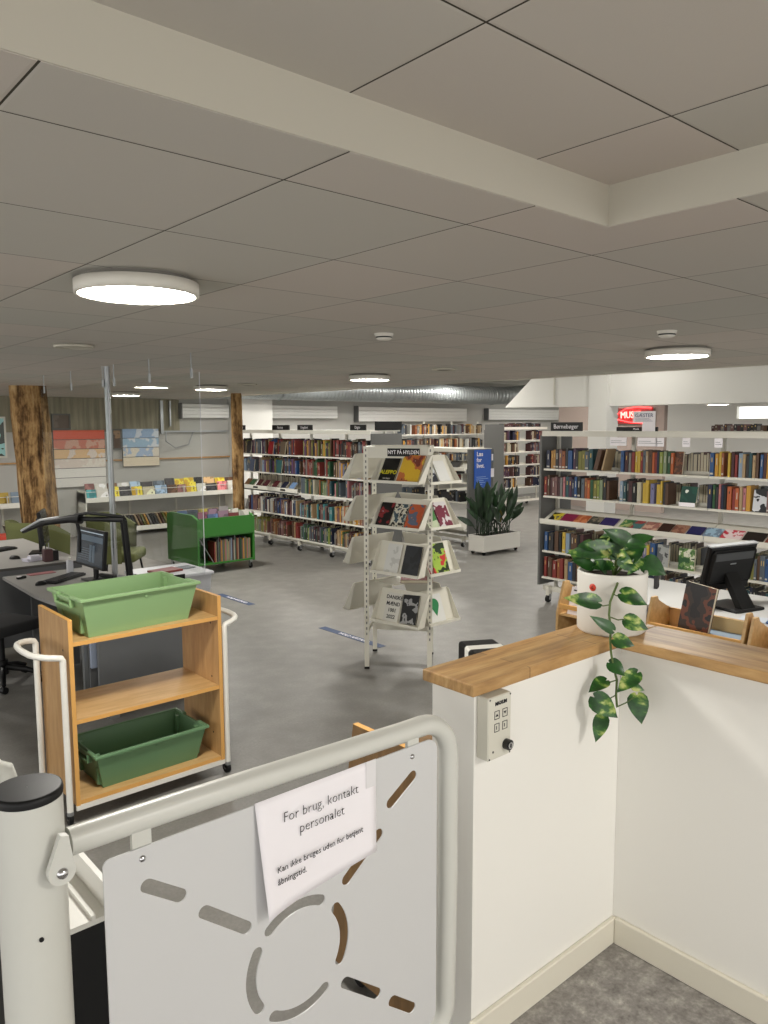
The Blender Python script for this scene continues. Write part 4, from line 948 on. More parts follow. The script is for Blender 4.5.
on_rack('R', 0, .02, .13, .20, art('rack_r0', [(36,40,48), (200,202,204), (36,40,48)], 12, 1), 'navy and white leaflet book on the right face, top tier of the rack')
on_rack('R', 0, .17, .13, .20, mat('cover_white_plain', (212,212,208), .5), 'plain white booklet on the right face, top tier of the rack')
on_rack('R', 1, .03, .13, .21, art('rack_r1', [(64,120,60), (180,190,160), (90,150,80)], 10, 2), 'green book on the right face, second tier of the rack')
on_rack('R', 1, .18, .15, .225, art('rack_r2', [(200,196,196), (110,36,56), (110,36,56)], 9, 4), 'maroon and white book on the right face, second tier of the rack')
on_rack('R', 2, .02, .07, .245, bmat('red'), 'narrow red book on the right face, third tier of the rack')
on_rack('R', 2, .11, .18, .25, art('rack_r3', [(36,50,28), (150,180,70), (190,50,50), (230,230,220)], 12, 8), 'green food magazine with red fruit on the right face, third tier of the rack')
o, tl = on_rack('R', 3, .06, .19, .235, mat('cover_white_plain', (212,212,208), .5), 'white book with a green drop on the right face, bottom tier of the rack')
q = MB(); q.prism([(.095+.05*math.cos(math.radians(a)), .15+.05*math.sin(math.radians(a))) for a in range(-30, 211, 15)] + [(.095, .05)], 0, .002, mat('drop_green', (38,124,72), .5), Matrix.Rotation(-tl, 4, 'X') @ Matrix(((1,0,0,0),(0,0,-1,-.0005),(0,1,0,0),(0,0,0,1))))
q.build('cover_drop', o)
q = MB(); X = Matrix.Translation((0, 0, .02)); q.box(0, .28, 0, .19, 0, .028, bmat('red')); q.box(.004, .276, -.001, .186, .003, .025, M_pages)
lb = B1('shelf_insert', t, M_rack, -.15, .22, -.10, .16, .735, .742)
tag(q.build('flat_book', None, (4.44, 4.87, .7425), -.75), 'red book lying flat inside the white rack between third and bottom tiers', 'book')
# floor tapes
for y0, y1, lab in ((5.43, 6.40, 'blue printed floor tape under the left side of the white rack'), (7.78, 8.56, 'blue printed floor tape near the green picture book cart')):
    t = thing('floor_tape', lab, 'floor marking', (4.72, y1, 0), -PI/2)
    B1('tape_strip', t, M_tape, 0, y1-y0, -.045, .045, .0005, .0022)
    text('tape_lettering', 'HOLD AFSTAND', .062, M_paper, t, face(((y1-y0)*.55, 0, .0024), (1, 0, 0), (0, 1, 0)), ext=.0003, bold=.001)

# ------------------------------------------------------------------ planter on wheels
t = thing('planter', 'white rectangular planter on wheels with dark broad leaves', 'planter', (9.31, 8.22, 0))
q = MB(); W_, D_, H0, H1 = .92, .34, .055, .32
q.rbox(0, W_, 0, D_, H0, H1-.02, M_pot, .008); 
for a, b, c, d in ((0, W_, 0, .02), (0, W_, D_-.02, D_), (0, .02, 0.02, D_-.02), (W_-.02, W_, .02, D_-.02)): q.box(a, b, c, d, H1-.021, H1, M_pot)
q.build('trough', t); B1('soil', t, M_soil, .02, W_-.02, .02, D_-.02, H1-.02, H1-.012)
for x in (.06, W_-.06):
    for y in (.05, D_-.05): q = MB(); q.cyl((x-.012, y, .03), .03, .024, M_black, 16, 'x'); q.box(x-.02, x+.02, y-.02, y+.02, .045, .056, M_black); q.build('wheel', t)
xr = random.Random(5)
for i in range(64):
    cl = xr.choice((0, 0, 0, 1, 1)); bx = (xr.gauss(.24, .10) if cl == 0 else xr.gauss(.62, .12)); bx = min(max(bx, .05), W_-.05); by = xr.uniform(.06, D_-.06)
    a = xr.uniform(0, 2*PI); hgt = xr.uniform(.42, .90); out = xr.uniform(.08, .42) if i % 6 else xr.uniform(.42, .58)
    if i % 6 == 0: hgt *= .6
    b = Vector((bx, by, .31)); m1 = b + Vector((math.cos(a)*out*.3, math.sin(a)*out*.3*.6, hgt*.42)); tp = b + Vector((math.cos(a)*out, math.sin(a)*out*.6, hgt))
    q = MB(); q.tube([b, m1], .006, M_aspi, 5); q.build('stem', t)
    leaf('leaf', t, m1, tp, xr.uniform(.08, .12), M_aspy if i in (9,) else M_aspi, .22, 100+i, heart=False, nrm=(-.7, -.7, .2))

# ------------------------------------------------------------------ green picture-book cart
t = thing('book_cart', 'green picture book cart on castors in front of the long bookcase', 'book cart', (5.11, 9.84, 0))
W_, D_ = .93, .95
for x in (0, W_-.03):
    q = MB(); X = Matrix(((0,0,1,x),(1,0,0,0),(0,1,0,0),(0,0,0,1)))
    q.prism([(0, .12), (D_, .12), (D_, .80), (D_-.12, .84), (.16, .84), (.04, .80), (0, .78)], 0, .03, M_green, X); q.build('end_board', t)
for y in (0, D_-.02):
    q = MB(); q.box(.03, W_-.03, y, y+.02, .54, .80 if y == 0 else .80, M_green); q.build('front_board', t)
B1('tray_floor', t, M_green, .03, W_-.03, .02, D_-.02, .52, .54); B1('bottom_shelf', t, M_green, .03, W_-.03, 0, D_, .13, .155)
B1('centre_board', t, M_green, .03, W_-.03, D_/2-.01, D_/2+.01, .155, .52)
for x in (.33, .60): B1('divider', t, M_steel, x, x+.004, .01, D_/2-.01, .155, .52)
q = MB(); q.tube([(.035, -.002, .50), (.24, -.002, .16)], .006, M_steel, 6); q.build('brace', t)
for x in (.05, W_-.05):
    for y in (.05, D_-.05):
        q = MB(); q.box(x-.02, x+.02, y-.02, y+.02, .09, .13, M_steel); q.box(x-.016, x-.011, y-.02, y+.02, .03, .1, M_steel); o = q.build('castor', t)
        q = MB(); q.cyl((x-.010, y, .04), .04, .024, M_black, 16, 'x'); q.build('wheel', o)
xr = random.Random(8)
PC = [((86,110,150), 'blue'), ((120,96,112), 'lilac'), ((130,126,126), 'grey'), ((50,58,74), 'dark blue'), ((130,50,54), 'red'), ((64,88,74), 'green'), ((150,140,60), 'yellow'), ((190,186,178), 'white'), ((120,70,90), 'plum'), ((70,60,60), 'brown')]
for j in range(3):
    for k in range(5):
        c, nm = PC[(j*5+k*3) % len(PC)] if j else [PC[6], PC[0], PC[1], PC[4], PC[7]][k]
        if j == 0 and k == 0: continue
        m = art('pic_%d_%d' % (j, k), [c, tuple(int(v*.75) for v in c), tuple(min(255, int(v*1.25)) for v in c)], 8, j*5+k)
        display_book('picture_book', nm + ' picture book in the green cart tray, ' + ['front', 'middle', 'rear'][j] + ' row, ' + ['first', 'second', 'third', 'fourth', 'fifth'][k] + ' from left',
            (5.16+k*.172, 9.88+j*.3, .5405), 0, .16, .30+xr.uniform(0, .05), .018, m, .2, group='picture books in the green cart', cat='picture book')
u = .27
names_c = ['red','tan','charcoal','green','rose','amber','slate','olive','pink','sage','tan','grey','paleblue','maroon','cream','green']
k = 0
while u < .86:
    th = xr.uniform(.014, .024)
    if .325 < u < .34 or .59 < u < .612: u += .012
    c = names_c[k % len(names_c)]; k += 1
    q = MB(); book_geo(q, th, xr.uniform(.28, .33), .2, c, 3)
    tag(q.build('picture_book', None, (5.11+u, 9.86, .1555), 0), CN.get(c, c) + ' thin picture book under the green cart tray, %s from left' % ['1st','2nd','3rd'][k-1] if k < 4 else CN.get(c, c) + ' thin picture book under the green cart tray, %dth from left' % k, 'picture book', 'thin picture books under the green cart tray'); u += th+.004

# ------------------------------------------------------------------ picture book shelf along the back wall
def wallshelf(label, x0, x1):
    t = thing('wall_shelf', label, 'shelf', (x0, 14.46, 0)); W_ = x1-x0
    for z, zz in ((.74, .10), (.14, .08)):
        q = MB(); q.box(0, W_, 0, .45, z-.06, z-.04, M_shelfw); q.box(0, W_, -.01, 0, z-.06, z+.03, M_shelfw); q.build('browser_tray', t)
        if z > .5:
            q = MB(); q.tube([(0, -.01, z+.14), (W_, -.01, z+.14)], .006, M_white, 6); q.build('retaining_bar', t)
            q = MB()
            for i in range(int(W_/1.0)+1): q.box(i*1.0, i*1.0+.004, -.01, .4, z-.04, z+.16, M_shelfw)
            q.build('divider', t)
    for x in [i*1.0 for i in range(int(W_)+1)]: q = MB(); q.box(x, x+.03, .40, .44, .0, .9, M_shelf); q.build('upright', t)
    for x in (0, W_-.02): q = MB(); q.box(x, x+.02, 0, .45, .02, .86, M_shelfw); q.build('end_panel', t)
    return t
wallshelf('long white picture book shelf under the back wall, right of the thick post', 5.25, 8.45)
wallshelf('short white shelf left of the thick post at the back wall', 2.9, 4.45)
xr = random.Random(31)
seqc = ['turquoise','white','yellow','charcoal','yellow','cream','paleblue','brown','rose','yellow','white','charcoal','pink','white','black','sage','slate','grey','brown','tan','rose','charcoal']
x = 5.3; k = 0
while x < 8.3:
    wd = xr.uniform(.19, .26); c = seqc[k % len(seqc)]; cc = BC[c]; k += 1
    for row in (0, 1):
        c2 = c if row == 0 else seqc[(k*5+3) % len(seqc)]; cc = BC[c2]
        display_book('picture_book', '%s picture book, %s row of the back wall shelf, place %d from left' % (CN.get(c2, c2), ['front', 'rear'][row], k), (x+.04*row, 14.49+.16*row, .7005), 0, wd*.92, .22+.09*row+xr.uniform(0, .05), .02, art('wp_' + c2, [cc, tuple(min(255, int(v*1.25)+10) for v in cc), tuple(int(v*.7) for v in cc)], 8, len(c2)), .22, group='picture books along the back wall shelf', cat='picture book')
    x += wd
x = 5.35
k = 0
while x < 8.2:
    c = ['charcoal','tan','brown','olive','amber','grey','black'][k % 7]; th = .03; k += 1
    q = MB(); book_geo(q, th, .29, .2, c, 2, Matrix.Rotation(-.42, 4, 'Y')); tag(q.build('picture_book', None, (x, 14.55, .1145+.0), 0), CN.get(c, c) + ' picture book slanting on the lower back wall shelf, number %d from left' % k, 'picture book', 'slanting picture books on the lower back wall shelf'); x += th+.035
for i, (x, c) in enumerate(((3.6, 'green'), (3.78, 'yellow'), (3.98, 'paleblue'), (4.12, 'tan'), (4.25, 'turquoise'))):
    display_book('picture_book', CN.get(c, c) + ' picture book on the short shelf left of the thick post', (x, 14.5, .7005), 0, .16, .26, .02, bmat(c), .2, group='picture books left of the post', cat='picture book')
for i in range(5):
    q = MB(); book_geo(q, .03, .26, .2, 'maroon', 3, Matrix.Rotation(-.35, 4, 'Y')); tag(q.build('picture_book', None, (3.95+i*.06, 14.55, .1145), 0), 'dark red picture book slanting on the lower shelf at the far left', 'picture book', 'dark red books at the far left')
# boards painted as the bright reflection in the clear screens, pictures
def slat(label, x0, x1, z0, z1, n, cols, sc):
    t = thing('reflection_panel', label, 'reflection', (x0, 14.93, z0)); h = (z1-z0)/n
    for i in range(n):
        q = MB(); q.box(0, x1-x0, -.01, .012, i*h+.012, (i+1)*h, art('reflection_%s_%d' % (name_, i), cols[i], sc, i+2)); q.build('reflection_strip', t)
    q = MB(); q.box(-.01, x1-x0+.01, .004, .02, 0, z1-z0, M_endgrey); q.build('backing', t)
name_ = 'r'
slat('strip boards painted as a screen reflection, red along the top, right of the thick post', 4.88, 5.84, .95, 2.03, 6,
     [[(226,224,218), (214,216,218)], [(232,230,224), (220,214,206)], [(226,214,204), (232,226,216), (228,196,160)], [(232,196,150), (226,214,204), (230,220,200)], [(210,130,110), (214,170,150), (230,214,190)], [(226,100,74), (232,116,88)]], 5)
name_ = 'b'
slat('strip boards painted as a screen reflection, blue and white, right of the steel post', 6.2, 6.95, 1.30, 2.05, 4,
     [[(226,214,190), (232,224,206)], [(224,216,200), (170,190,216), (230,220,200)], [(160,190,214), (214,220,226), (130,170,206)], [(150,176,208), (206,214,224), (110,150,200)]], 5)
def picture(label, x0, x1, z0, z1, cols, seed, fr=M_shelf):
    t = thing('framed_picture', label, 'picture', (x0, 14.9, z0)); w_, h_ = x1-x0, z1-z0
    q = MB()
    for a, b, c, d in ((0, w_, 0, .03), (0, w_, h_-.03, h_), (0, .03, .03, h_-.03), (w_-.03, w_, .03, h_-.03)): q.box(a, b, 0, .03, c, d, fr)
    q.build('frame', t); B1('print', t, art('picture_%d' % seed, cols, 4, seed), .03, w_-.03, .01, .02, .03, h_-.03)
picture('light framed picture with dark green scene at the far left edge', 3.7, 4.06, 1.55, 2.28, [(50,60,54), (150,200,200), (40,70,50), (110,110,90)], 1)
picture('dark framed picture right of the thick post above the strip boards', 4.86, 5.2, 2.04, 2.34, [(90,74,64), (110,96,84), (190,200,206)], 2, M_endgrey)
picture('narrow framed picture built from the screen reflection, right of the steel post', 5.98, 6.18, 1.65, 2.05, [(80,60,46), (150,120,90), (50,40,34)], 3, M_endgrey)  # picture on the reflected column, put up on the wall here

# ------------------------------------------------------------------ desks on the left
t = thing('desk', 'grey desk behind the birch trolley carrying the lit monitor', 'desk', (1.95, 5.58, 0))
q = MB(); q.prism([(.05, 0), (.82, 0), (.82, 1.95), (.0, 1.95), (-.03, .9)], .712, .738, M_desk); q.prism([(.048, -.002), (.82, -.002), (.82, 0), (.05, 0)], .712, .738, M_deskedge); q.build('desk_top', t)
B1('end_panel', t, M_darkgrey, .06, .80, .02, .04, .02, .71); B1('modesty_panel', t, M_darkgrey, .77, .79, .05, 1.9, .1, .71)
B1('side_panel', t, M_darkgrey, .02, .40, 1.2, 1.22, .02, .71)
B1('metal_bracket', t, mat('bracket_blue_grey', (150,160,180), .4), .055, .10, -.03, .0, .34, .62)
q = MB(); q.box(.03, .07, .05, .09, 0, .71, M_steel); q.box(.74, .78, 1.85, 1.89, 0, .71, M_steel); q.build('desk_leg', t)
t = thing('grey_panel', 'large plain grey screen panel seen through the birch trolley', 'panel', (2.02, 5.45, 0))
B1('board', t, mat('screen_grey', (96,98,100), .7), 0, .90, 0, .03, .03, .73)
for xa in (.02, .80): B1('panel_foot', t, M_steel, xa, xa+.08, -.1, .13, 0, .028)
t = thing('desk', 'higher grey desk at the far left in front of the thick timber post', 'desk', (1.0, 7.60, 0))
q = MB(); q.rbox(0, 1.72, 0, 1.95, .775, .80, M_desk, .003); q.build('desk_top', t)
B1('front_apron', t, M_darkgrey, .0, 1.70, .01, .03, .05, .774)
B1('top_edge', t, M_deskedge, 0, 1.72, -.004, -.0005, .776, .799)
for x in (.02, 1.64): q = MB(); q.box(x, x+.05, 1.85, 1.9, 0, .774, M_steel); q.build('desk_leg', t)
def monitor(label, loc, rotz, w_=.52, h_=.33, screen=None, lift=.11, tilt=.08):
    t = thing('monitor', label, 'monitor', loc, rotz)
    X = Matrix.Translation((0, 0, lift)) @ Matrix.Rotation(-tilt, 4, 'X')
    q = MB(); q.rbox(-w_/2, w_/2, 0, .035, 0, h_, M_black, .005, X); q.rbox(-w_/3, w_/3, .035, .06, .05, h_-.06, M_black, .01, X); q.build('housing', t)
    q = MB(); q.box(-w_/2+.018, w_/2-.018, -.002, 0, .022, h_-.018, screen or M_blackg, X); sc = q.build('screen', t)
    q = MB(); q.rbox(-.03, .03, .05, .08, .01, lift+.12, M_black, .006); q.rbox(-.12, .12, -.03, .17, 0, .014, M_black, .006); q.build('stand', t)
    return t, X, sc
M_scr = mat('lit_screen', (34,42,50), .25, emit=.16); M_scr2 = mat('lit_screen_light', (130,140,148), .3, emit=.3); M_scr3 = mat('lit_screen_mid', (62,74,84), .3, emit=.2)
def screen_fill(sc, X, w_, h_):
    q = MB(); q.box(-w_/2+.02, w_/2-.02, -.003, -.002, h_-.034, h_-.026, M_scr2, X)
    q.box(-w_/2+.02, w_/2-.02, -.003, -.002, h_-.11, h_-.06, M_scr3, X)
    for k in range(6): q.box(-w_/2+.05, w_/2-.26+.02*(k % 3), -.003, -.002, .06+.02*k, .063+.02*k, M_scr3, X)
    for k in range(2): q.box(.0+.06*k, .045+.06*k, -.003, -.002, .05, .2, M_scr3, X)
    q.build('screen_window', sc)
t, X, sc = monitor('black monitor with a lit dark screen on the near grey desk', (2.47, 6.80, .7385), -PI/2+.05, .56, .34, M_scr, .125, .10); screen_fill(sc, X, .56, .34)
monitor('black monitor turned away by the thick timber post', (2.60, 8.3, .8005), 1.15, .46, .34, None, .1)
def keyboard(label, loc, rotz):
    t = thing('keyboard', label, 'keyboard', loc, rotz); 
    q = MB(); q.rbox(0, .44, 0, .15, 0, .018, M_black, .004); q.build('base', t)
    q = MB()
    for r_ in range(5):
        for c_ in range(16): q.box(.012+c_*.026, .034+c_*.026, .012+r_*.026, .034+r_*.026, .018, .026, mat('key_caps', (34,34,38), .5))
    q.build('keys', t)
def mouse(label, loc, rotz):
    t = thing('mouse', label, 'mouse', loc, rotz)
    q = MB(); vs = []; n = 16
    q.lathe([(.001, .034), (.018, .032), (.03, .022), (.034, .008), (.033, 0)], M_black, n=n); o = q.build('shell', t); o.scale = (1, 1.6, 1)
    q = MB(); q.cyl((-.004, .03, .026), .008, .008, M_darkgrey, 10, 'x'); q.build('wheel', t)
keyboard('black keyboard in front of the lit monitor on the near desk', (2.20, 6.86, .7385), .62)
mouse('black mouse left of the keyboard on the near desk', (2.10, 6.93, .7385), -1.2)
keyboard('black keyboard on the higher desk at the far left edge', (2.05, 8.55, .8005), .5)
mouse('black mouse on the higher desk beside the paper stack', (2.22, 8.1, .8005), .8)
q = MB()
for k in range(5): q.box(-.003*k, .16-.002*k, .002*k, .10, .006*k, .0055+.006*k, mat('notepaper', (214,212,224), .7))
q.cyl((.02, .02, .031), .03, .1, mat('notepaper', (214,212,224), .7), 16, 'x')
tag(q.build('paper_stack', None, (2.26, 7.80, .8005), .3), 'small stack of white papers on the edge of the higher desk', 'papers')
def desk_lamp(label, loc, pts, head, hd):
    t = thing('desk_lamp', label, 'lamp', loc)
    q = MB(); q.lathe([(.001, .03), (.08, .028), (.09, .02), (.09, 0)], M_black, n=24); q.build('base', t)
    q = MB(); q.tube(pts, .011, M_black, 8); q.tube([tuple(Vector(p)+Vector((.0, .02, -.025))) for p in pts], .006, M_black, 6); q.build('arm', t)
    q = MB(); h0, h1 = Vector(head), Vector(hd); q.tube([h0, h0.lerp(h1, .3), h0.lerp(h1, .7), h1], .035, M_black, 14, r2=.055); sh = q.build('shade', t)
    return t
# long-armed lamp
t = thing('desk_lamp', 'black swing-arm desk lamp with long shade reaching left over the desks', 'lamp', (2.64, 6.28, .7385))
q = MB(); q.lathe([(.001, .035), (.09, .03), (.10, .02), (.10, 0)], M_black, n=24); q.build('base', t)
q = MB(); q.tube([(0, 0, .02), (-.05, -.02, .58)], .020, M_black, 8); q.tube([(0, .07, .02), (-.05, .05, .57)], .013, M_black, 8); q.build('lower_arm', t)
q = MB(); q.tube([(-.05, -.02, .585), (-.22, .55, .56)], .022, M_black, 8); q.tube([(-.05, 0, .61), (-.2, .4, .62), (-.25, .58, .59)], .014, M_black, 8); q.build('upper_arm', t)
q = MB(); q.tube([(-.22, .52, .56), (-.28, .62, .555), (-.40, .95, .50), (-.50, 1.22, .40)], .045, M_black, 14, r2=.014); o = q.build('shade', t)
q = MB(); q.tube([(-.33, .74, .565), (-.42, .97, .525), (-.51, 1.23, .412)], .012, mat('shade_trim', (180,182,184), .3), 8); q.build('shade_trim', o)
q = MB(); q.tube([(-.24, .58, .58), (-.22, .56, .42), (-.23, .56, .26)], .016, M_black, 8); q.build('hanging_joint', t)
# clutter between the desks
def lump(name, label, cat, loc, parts, rotz=0):
    q = MB()
    for p in parts: q.rbox(*p[:6], p[6], .004)
    return tag(q.build(name, None, loc, rotz), label, cat)
t = thing('telephone', 'black desk telephone right of the lit monitor', 'telephone', (2.56, 6.50, .7385), .3)
q = MB(); q.rbox(0, .18, 0, .2, 0, .05, M_black, .008); q.build('phone_base', t)
q = MB(); q.rbox(.01, .055, .0, .2, .052, .08, M_black, .01, seg=2); q.build('handset', t)
lump('card_reader', 'black card reader with white keys beside the telephone on the near desk', 'card reader', (2.42, 6.22, .7385), [(0, .12, 0, .14, 0, .05, M_black), (.02, .1, .02, .12, .0505, .056, M_darkgrey)])
lump('desk_scanner', 'black box scanner at the foot of the long swing-arm lamp', 'scanner', (2.32, 6.05, .7385), [(0, .2, 0, .12, 0, .045, M_black), (.02, .18, .02, .1, .0455, .05, M_paper)], .2)
lump('drinking_bottle', 'small clear bottle left of the lit monitor', 'bottle', (2.44, 7.24, .7385), [(0, .05, 0, .05, 0, .13, M_tote), (.015, .035, .015, .035, .131, .16, M_white)])
lump('pen_cup', 'dark red and black pen cup between the two desks', 'pen cup', (2.38, 7.7, .8005), [(0, .08, 0, .08, 0, .12, bmat('maroon')), (.08, .14, .02, .08, 0, .10, M_black), (.02, .03, .03, .04, .121, .17, M_black), (.05, .06, .04, .05, .121, .18, M_steel)])
lump('stapler', 'black and white stapler lying on the near grey desk', 'stapler', (2.02, 7.3, .7385), [(0, .09, 0, .03, 0, .02, M_black), (.0, .04, .0, .028, .0205, .024, M_paper)], .4)
lump('red_folder', 'thin red folder lying along the back edge of the near desk', 'folder', (2.15, 7.40, .7385), [(0, .24, 0, .10, 0, .006, bmat('pink'))], .05)
# olive chairs
def shell_chair(label, loc, rotz, m):
    t = thing('armchair', label, 'chair', loc, rotz)
    q = MB(); q.rbox(-.3, .3, -.3, .3, .30, .44, m, .05, seg=3, smooth=True); q.build('seat', t)
    q = MB(); vs = []; fs = []; n = 18; k = 6
    for i in range(n+1):
        a = PI*(-.12+1.24*i/n)
        for j in range(k+1):
            z = .3+ (.62 if 3 < i < n-3 else .62*(1-.28*(abs(i-n/2)-5.5)/3.5) if abs(i-n/2) > 5.5 else .62)*j/k
            rr_ = .33+.03*j/k; vs += [(rr_*math.cos(a), rr_*math.sin(a), z), ((rr_+.05)*math.cos(a), (rr_+.05)*math.sin(a), z)]
    for i in range(n):
        for j in range(k):
            a = (i*(k+1)+j)*2; b = ((i+1)*(k+1)+j)*2
            fs += [(a, a+2, b+2, b), (a+1, b+1, b+3, a+3)]
        a = (i*(k+1)+k)*2; b = ((i+1)*(k+1)+k)*2; fs.append((a, a+1, b+1, b))
    q.add(vs, fs, m, True); q.build('backrest', t)
    for x, y in ((-.22, -.22), (.22, -.22), (-.22, .22), (.22, .22)): q = MB(); q.tube([(x, y, .31), (x*1.2, y*1.2, 0)], .014, M_black, 8); q.build('leg', t)
shell_chair('olive green upholstered armchair right of the thick post behind the desk lamp', (4.12, 10.2, 0), .9, M_olive)
shell_chair('olive green upholstered armchair half hidden at the foot of the thick post', (3.15, 10.3, 0), 1.9, M_olive)
t = thing('bench', 'red and yellow children bench at the far left behind the desk', 'bench', (2.6, 11.9, 0))
B1('red_cushion', t, mat('red_vinyl', (190,60,40), .5), 0, 1.1, .0, .5, .42, .52, bev=.03); B1('yellow_base', t, mat('yellow_vinyl', (214,170,50), .5), -.05, 1.15, -.03, .53, .0, .40, bev=.03)
# office chair
t = thing('office_chair', 'black office chair cut off by the left edge beside the trolley', 'office chair', (1.70, 6.72, 0), .4)
q = MB(); q.rbox(-.25, .25, -.24, .24, .44, .53, mat('chair_fabric', (34,34,36), .9), .04, seg=3, smooth=True); q.build('seat', t)
q = MB(); q.rbox(-.29, -.22, -.2, .2, .62, 1.1, mat('chair_fabric', (34,34,36), .9), .03, seg=3, smooth=True); q.tube([(-.1, 0, .43), (-.3, 0, .45), (-.31, 0, .75)], .015, M_black, 8); q.build('backrest', t)
q = MB(); q.cyl((0, 0, .12), .025, .32, M_black, 14); q.cyl((0, 0, .08), .045, .12, M_black, 14); q.build('gas_lift', t)
for i in range(5):
    a = 2*PI*i/5+.3
    q = MB(); q.tube([(.03*math.cos(a), .03*math.sin(a), .14), (.18*math.cos(a), .18*math.sin(a), .115), (.30*math.cos(a), .30*math.sin(a), .07)], .028, M_black, 10, r2=.016); o = q.build('leg', t)
    q = MB(); q.cyl((.29*math.cos(a), .29*math.sin(a)-.02, .028), .028, .04, M_black, 16, 'y'); q.build('castor', o)
# white storage tote with red book
t = thing('storage_tote', 'white plastic storage tote with lid behind the green bins', 'storage box', (3.26, 7.26, 0), .0)
q = MB(); vs = []; 
for z, i in ((0, .04), (.55, 0)): vs += [(i, i, z), (.66-i, i, z), (.66-i, .62-i, z), (i, .62-i, z)]
q.add(vs, [(3,2,1,0), (0,1,5,4), (1,2,6,5), (2,3,7,6), (3,0,4,7), (4,5,6,7)], M_tote); q.box(.012, .65, -.004, .0, .40, .41, M_tote); q.box(.012, .65, -.004, .0, .30, .31, M_tote); q.build('tub', t)
q = MB(); q.rbox(-.02, .68, -.02, .64, .552, .585, mat('tote_lid', (204,206,212), .3), .006); q.build('lid', t)
B1('latch', t, M_black, -.036, -.021, .14, .34, .53, .59); B1('latch', t, M_black, .10, .34, -.035, -.021, .53, .596)
q = MB(); q.box(0, .30, 0, .2, 0, .02, bmat('red')); q.box(.31, .5, .05, .2, 0, .008, bmat('slate')); tag(q.build('flat_book', None, (3.40, 7.42, .5855), .15), 'red book lying on the lid of the white storage tote', 'book')

# ------------------------------------------------------------------ right desk, monitor, birch boxes
t = thing('desk', 'light grey desk before the right bookcase carrying the black monitor', 'desk', (5.35, 1.2, 0))
q = MB(); q.rbox(0, .95, 0, 2.45, .70, .73, mat('desk_light', (168,168,166), .5), .004); q.build('desk_top', t)
for x in (.05, .85):
    for y in (.05, 2.35): q = MB(); q.box(x, x+.05, y, y+.05, 0, .699, M_steel); q.build('desk_leg', t)
q = MB(); X0 = (5.76, 2.69, .7305)
t = thing('monitor', 'black all-in-one monitor seen from behind on the right desk', 'monitor', X0, math.radians(165))
X = Matrix.Translation((0, 0, .13)) @ Matrix.Rotation(-.22, 4, 'X')
q = MB(); q.rbox(-.25, .25, 0, .04, 0, .36, M_black, .008, X); q.rbox(-.23, .23, .04, .06, .06, .33, M_black, .02, X); q.build('housing', t)
q = MB(); q.box(-.2, .2, .0605, .063, .25, .31, mat('vent_grey', (66,68,70), .5), X); q.box(-.03, .03, .0605, .062, .215, .225, M_steel, X); q.build('rear_vent', t)
q = MB(); q.box(-.252, .252, -.004, .042, .355, .365, mat('monitor_rim', (150,152,154), .4), X); q.build('rim', t)
q = MB(); q.add([(-.06, .05, .25), (.06, .05, .25), (.07, .2, .02), (-.07, .2, .02), (-.06, .08, .28), (.06, .08, .28), (.07, .26, .02), (-.07, .26, .02)], [(3,2,1,0), (4,5,6,7), (0,1,5,4), (1,2,6,5), (2,3,7,6), (3,0,4,7)], M_black); q.rbox(-.15, .15, -.05, .28, 0, .02, M_black, .006); q.build('stand', t)
lump('receipt_printer', 'black receipt printer right of the monitor on the right desk', 'printer', (5.95, 2.12, .7305), [(0, .2, 0, .22, 0, .15, M_black), (.0, .2, .0, .22, .151, .156, M_darkgrey)])
lump('blue_booklet', 'pale booklet with a blue corner on the front of the right desk', 'booklet', (5.42, 2.12, .7305), [(0, .16, 0, .26, 0, .008, mat('booklet', (170,176,184), .6)), (.0, .1, .0, .08, .0081, .009, bmat('blue'))], .2)
t = thing('book_stand', 'grey acrylic panel leaning at the right edge behind the printer', 'panel', (5.85, 1.9, .7305), 1.2)
q = MB(); q.rbox(0, .2, 0, .012, 0, .26, M_tote, .002, Matrix.Rotation(-.15, 4, 'X')); q.build('sheet', t)
q = MB(); q.rbox(0, .03, 0, .11, 0, .19, M_titled, .002); q.box(.002, .028, -.001, .0, .12, .16, M_paper); tag(q.build('small_box', None, (5.90, 3.32, .7305), -1.2), 'small white and grey box on the left back corner of the right desk', 'box')
def birch_box(label, x, y1, w_, h, d, rail=True, base=.0):
    t = thing('birch_book_box', label, 'book box', (x, y1, 0), -PI/2)
    # side cheeks lean back, sloping tray between
    for u in (0, w_-.018):
        q = MB(); Xc = Matrix(((0,0,1,u),(1,0,0,0),(0,1,0,0),(0,0,0,1)))
        q.prism([(0, 0), (d, 0), (d, h-.10), (d-.05, h-.08), (.15, h-.03), (.13, h), (.075, h), (.0, h-.22)], 0, .018, M_birch, Xc); q.build('side_cheek', t)
    q = MB(); q.box(.018, w_-.018, d-.015, d, 0, h-.10, M_birchdark); q.build('back_board', t)
    q = MB(); q.box(.018, w_-.018, .02, d-.015, h-.24, h-.226, M_birch); q.build('tray', t)
    q = MB(); q.box(.018, w_-.018, .012, .03, h-.185, h-.155, M_edge); q.build('front_rail', t)
    q = MB(); q.box(.018, w_-.018, .03, .045, 0, .45, M_birchdark); q.build('front_board', t)
    return t
birch_box('birch book box left of the pot, holding white papers', 4.55, 3.32, .44, .97, .30)
birch_box('birch book box right of the pot, holding a dark book and thin booklets', 4.55, 2.62, .64, .97, .30)
birch_box('birch book box at the right edge of the photo', 4.55, 1.96, .62, .95, .30)
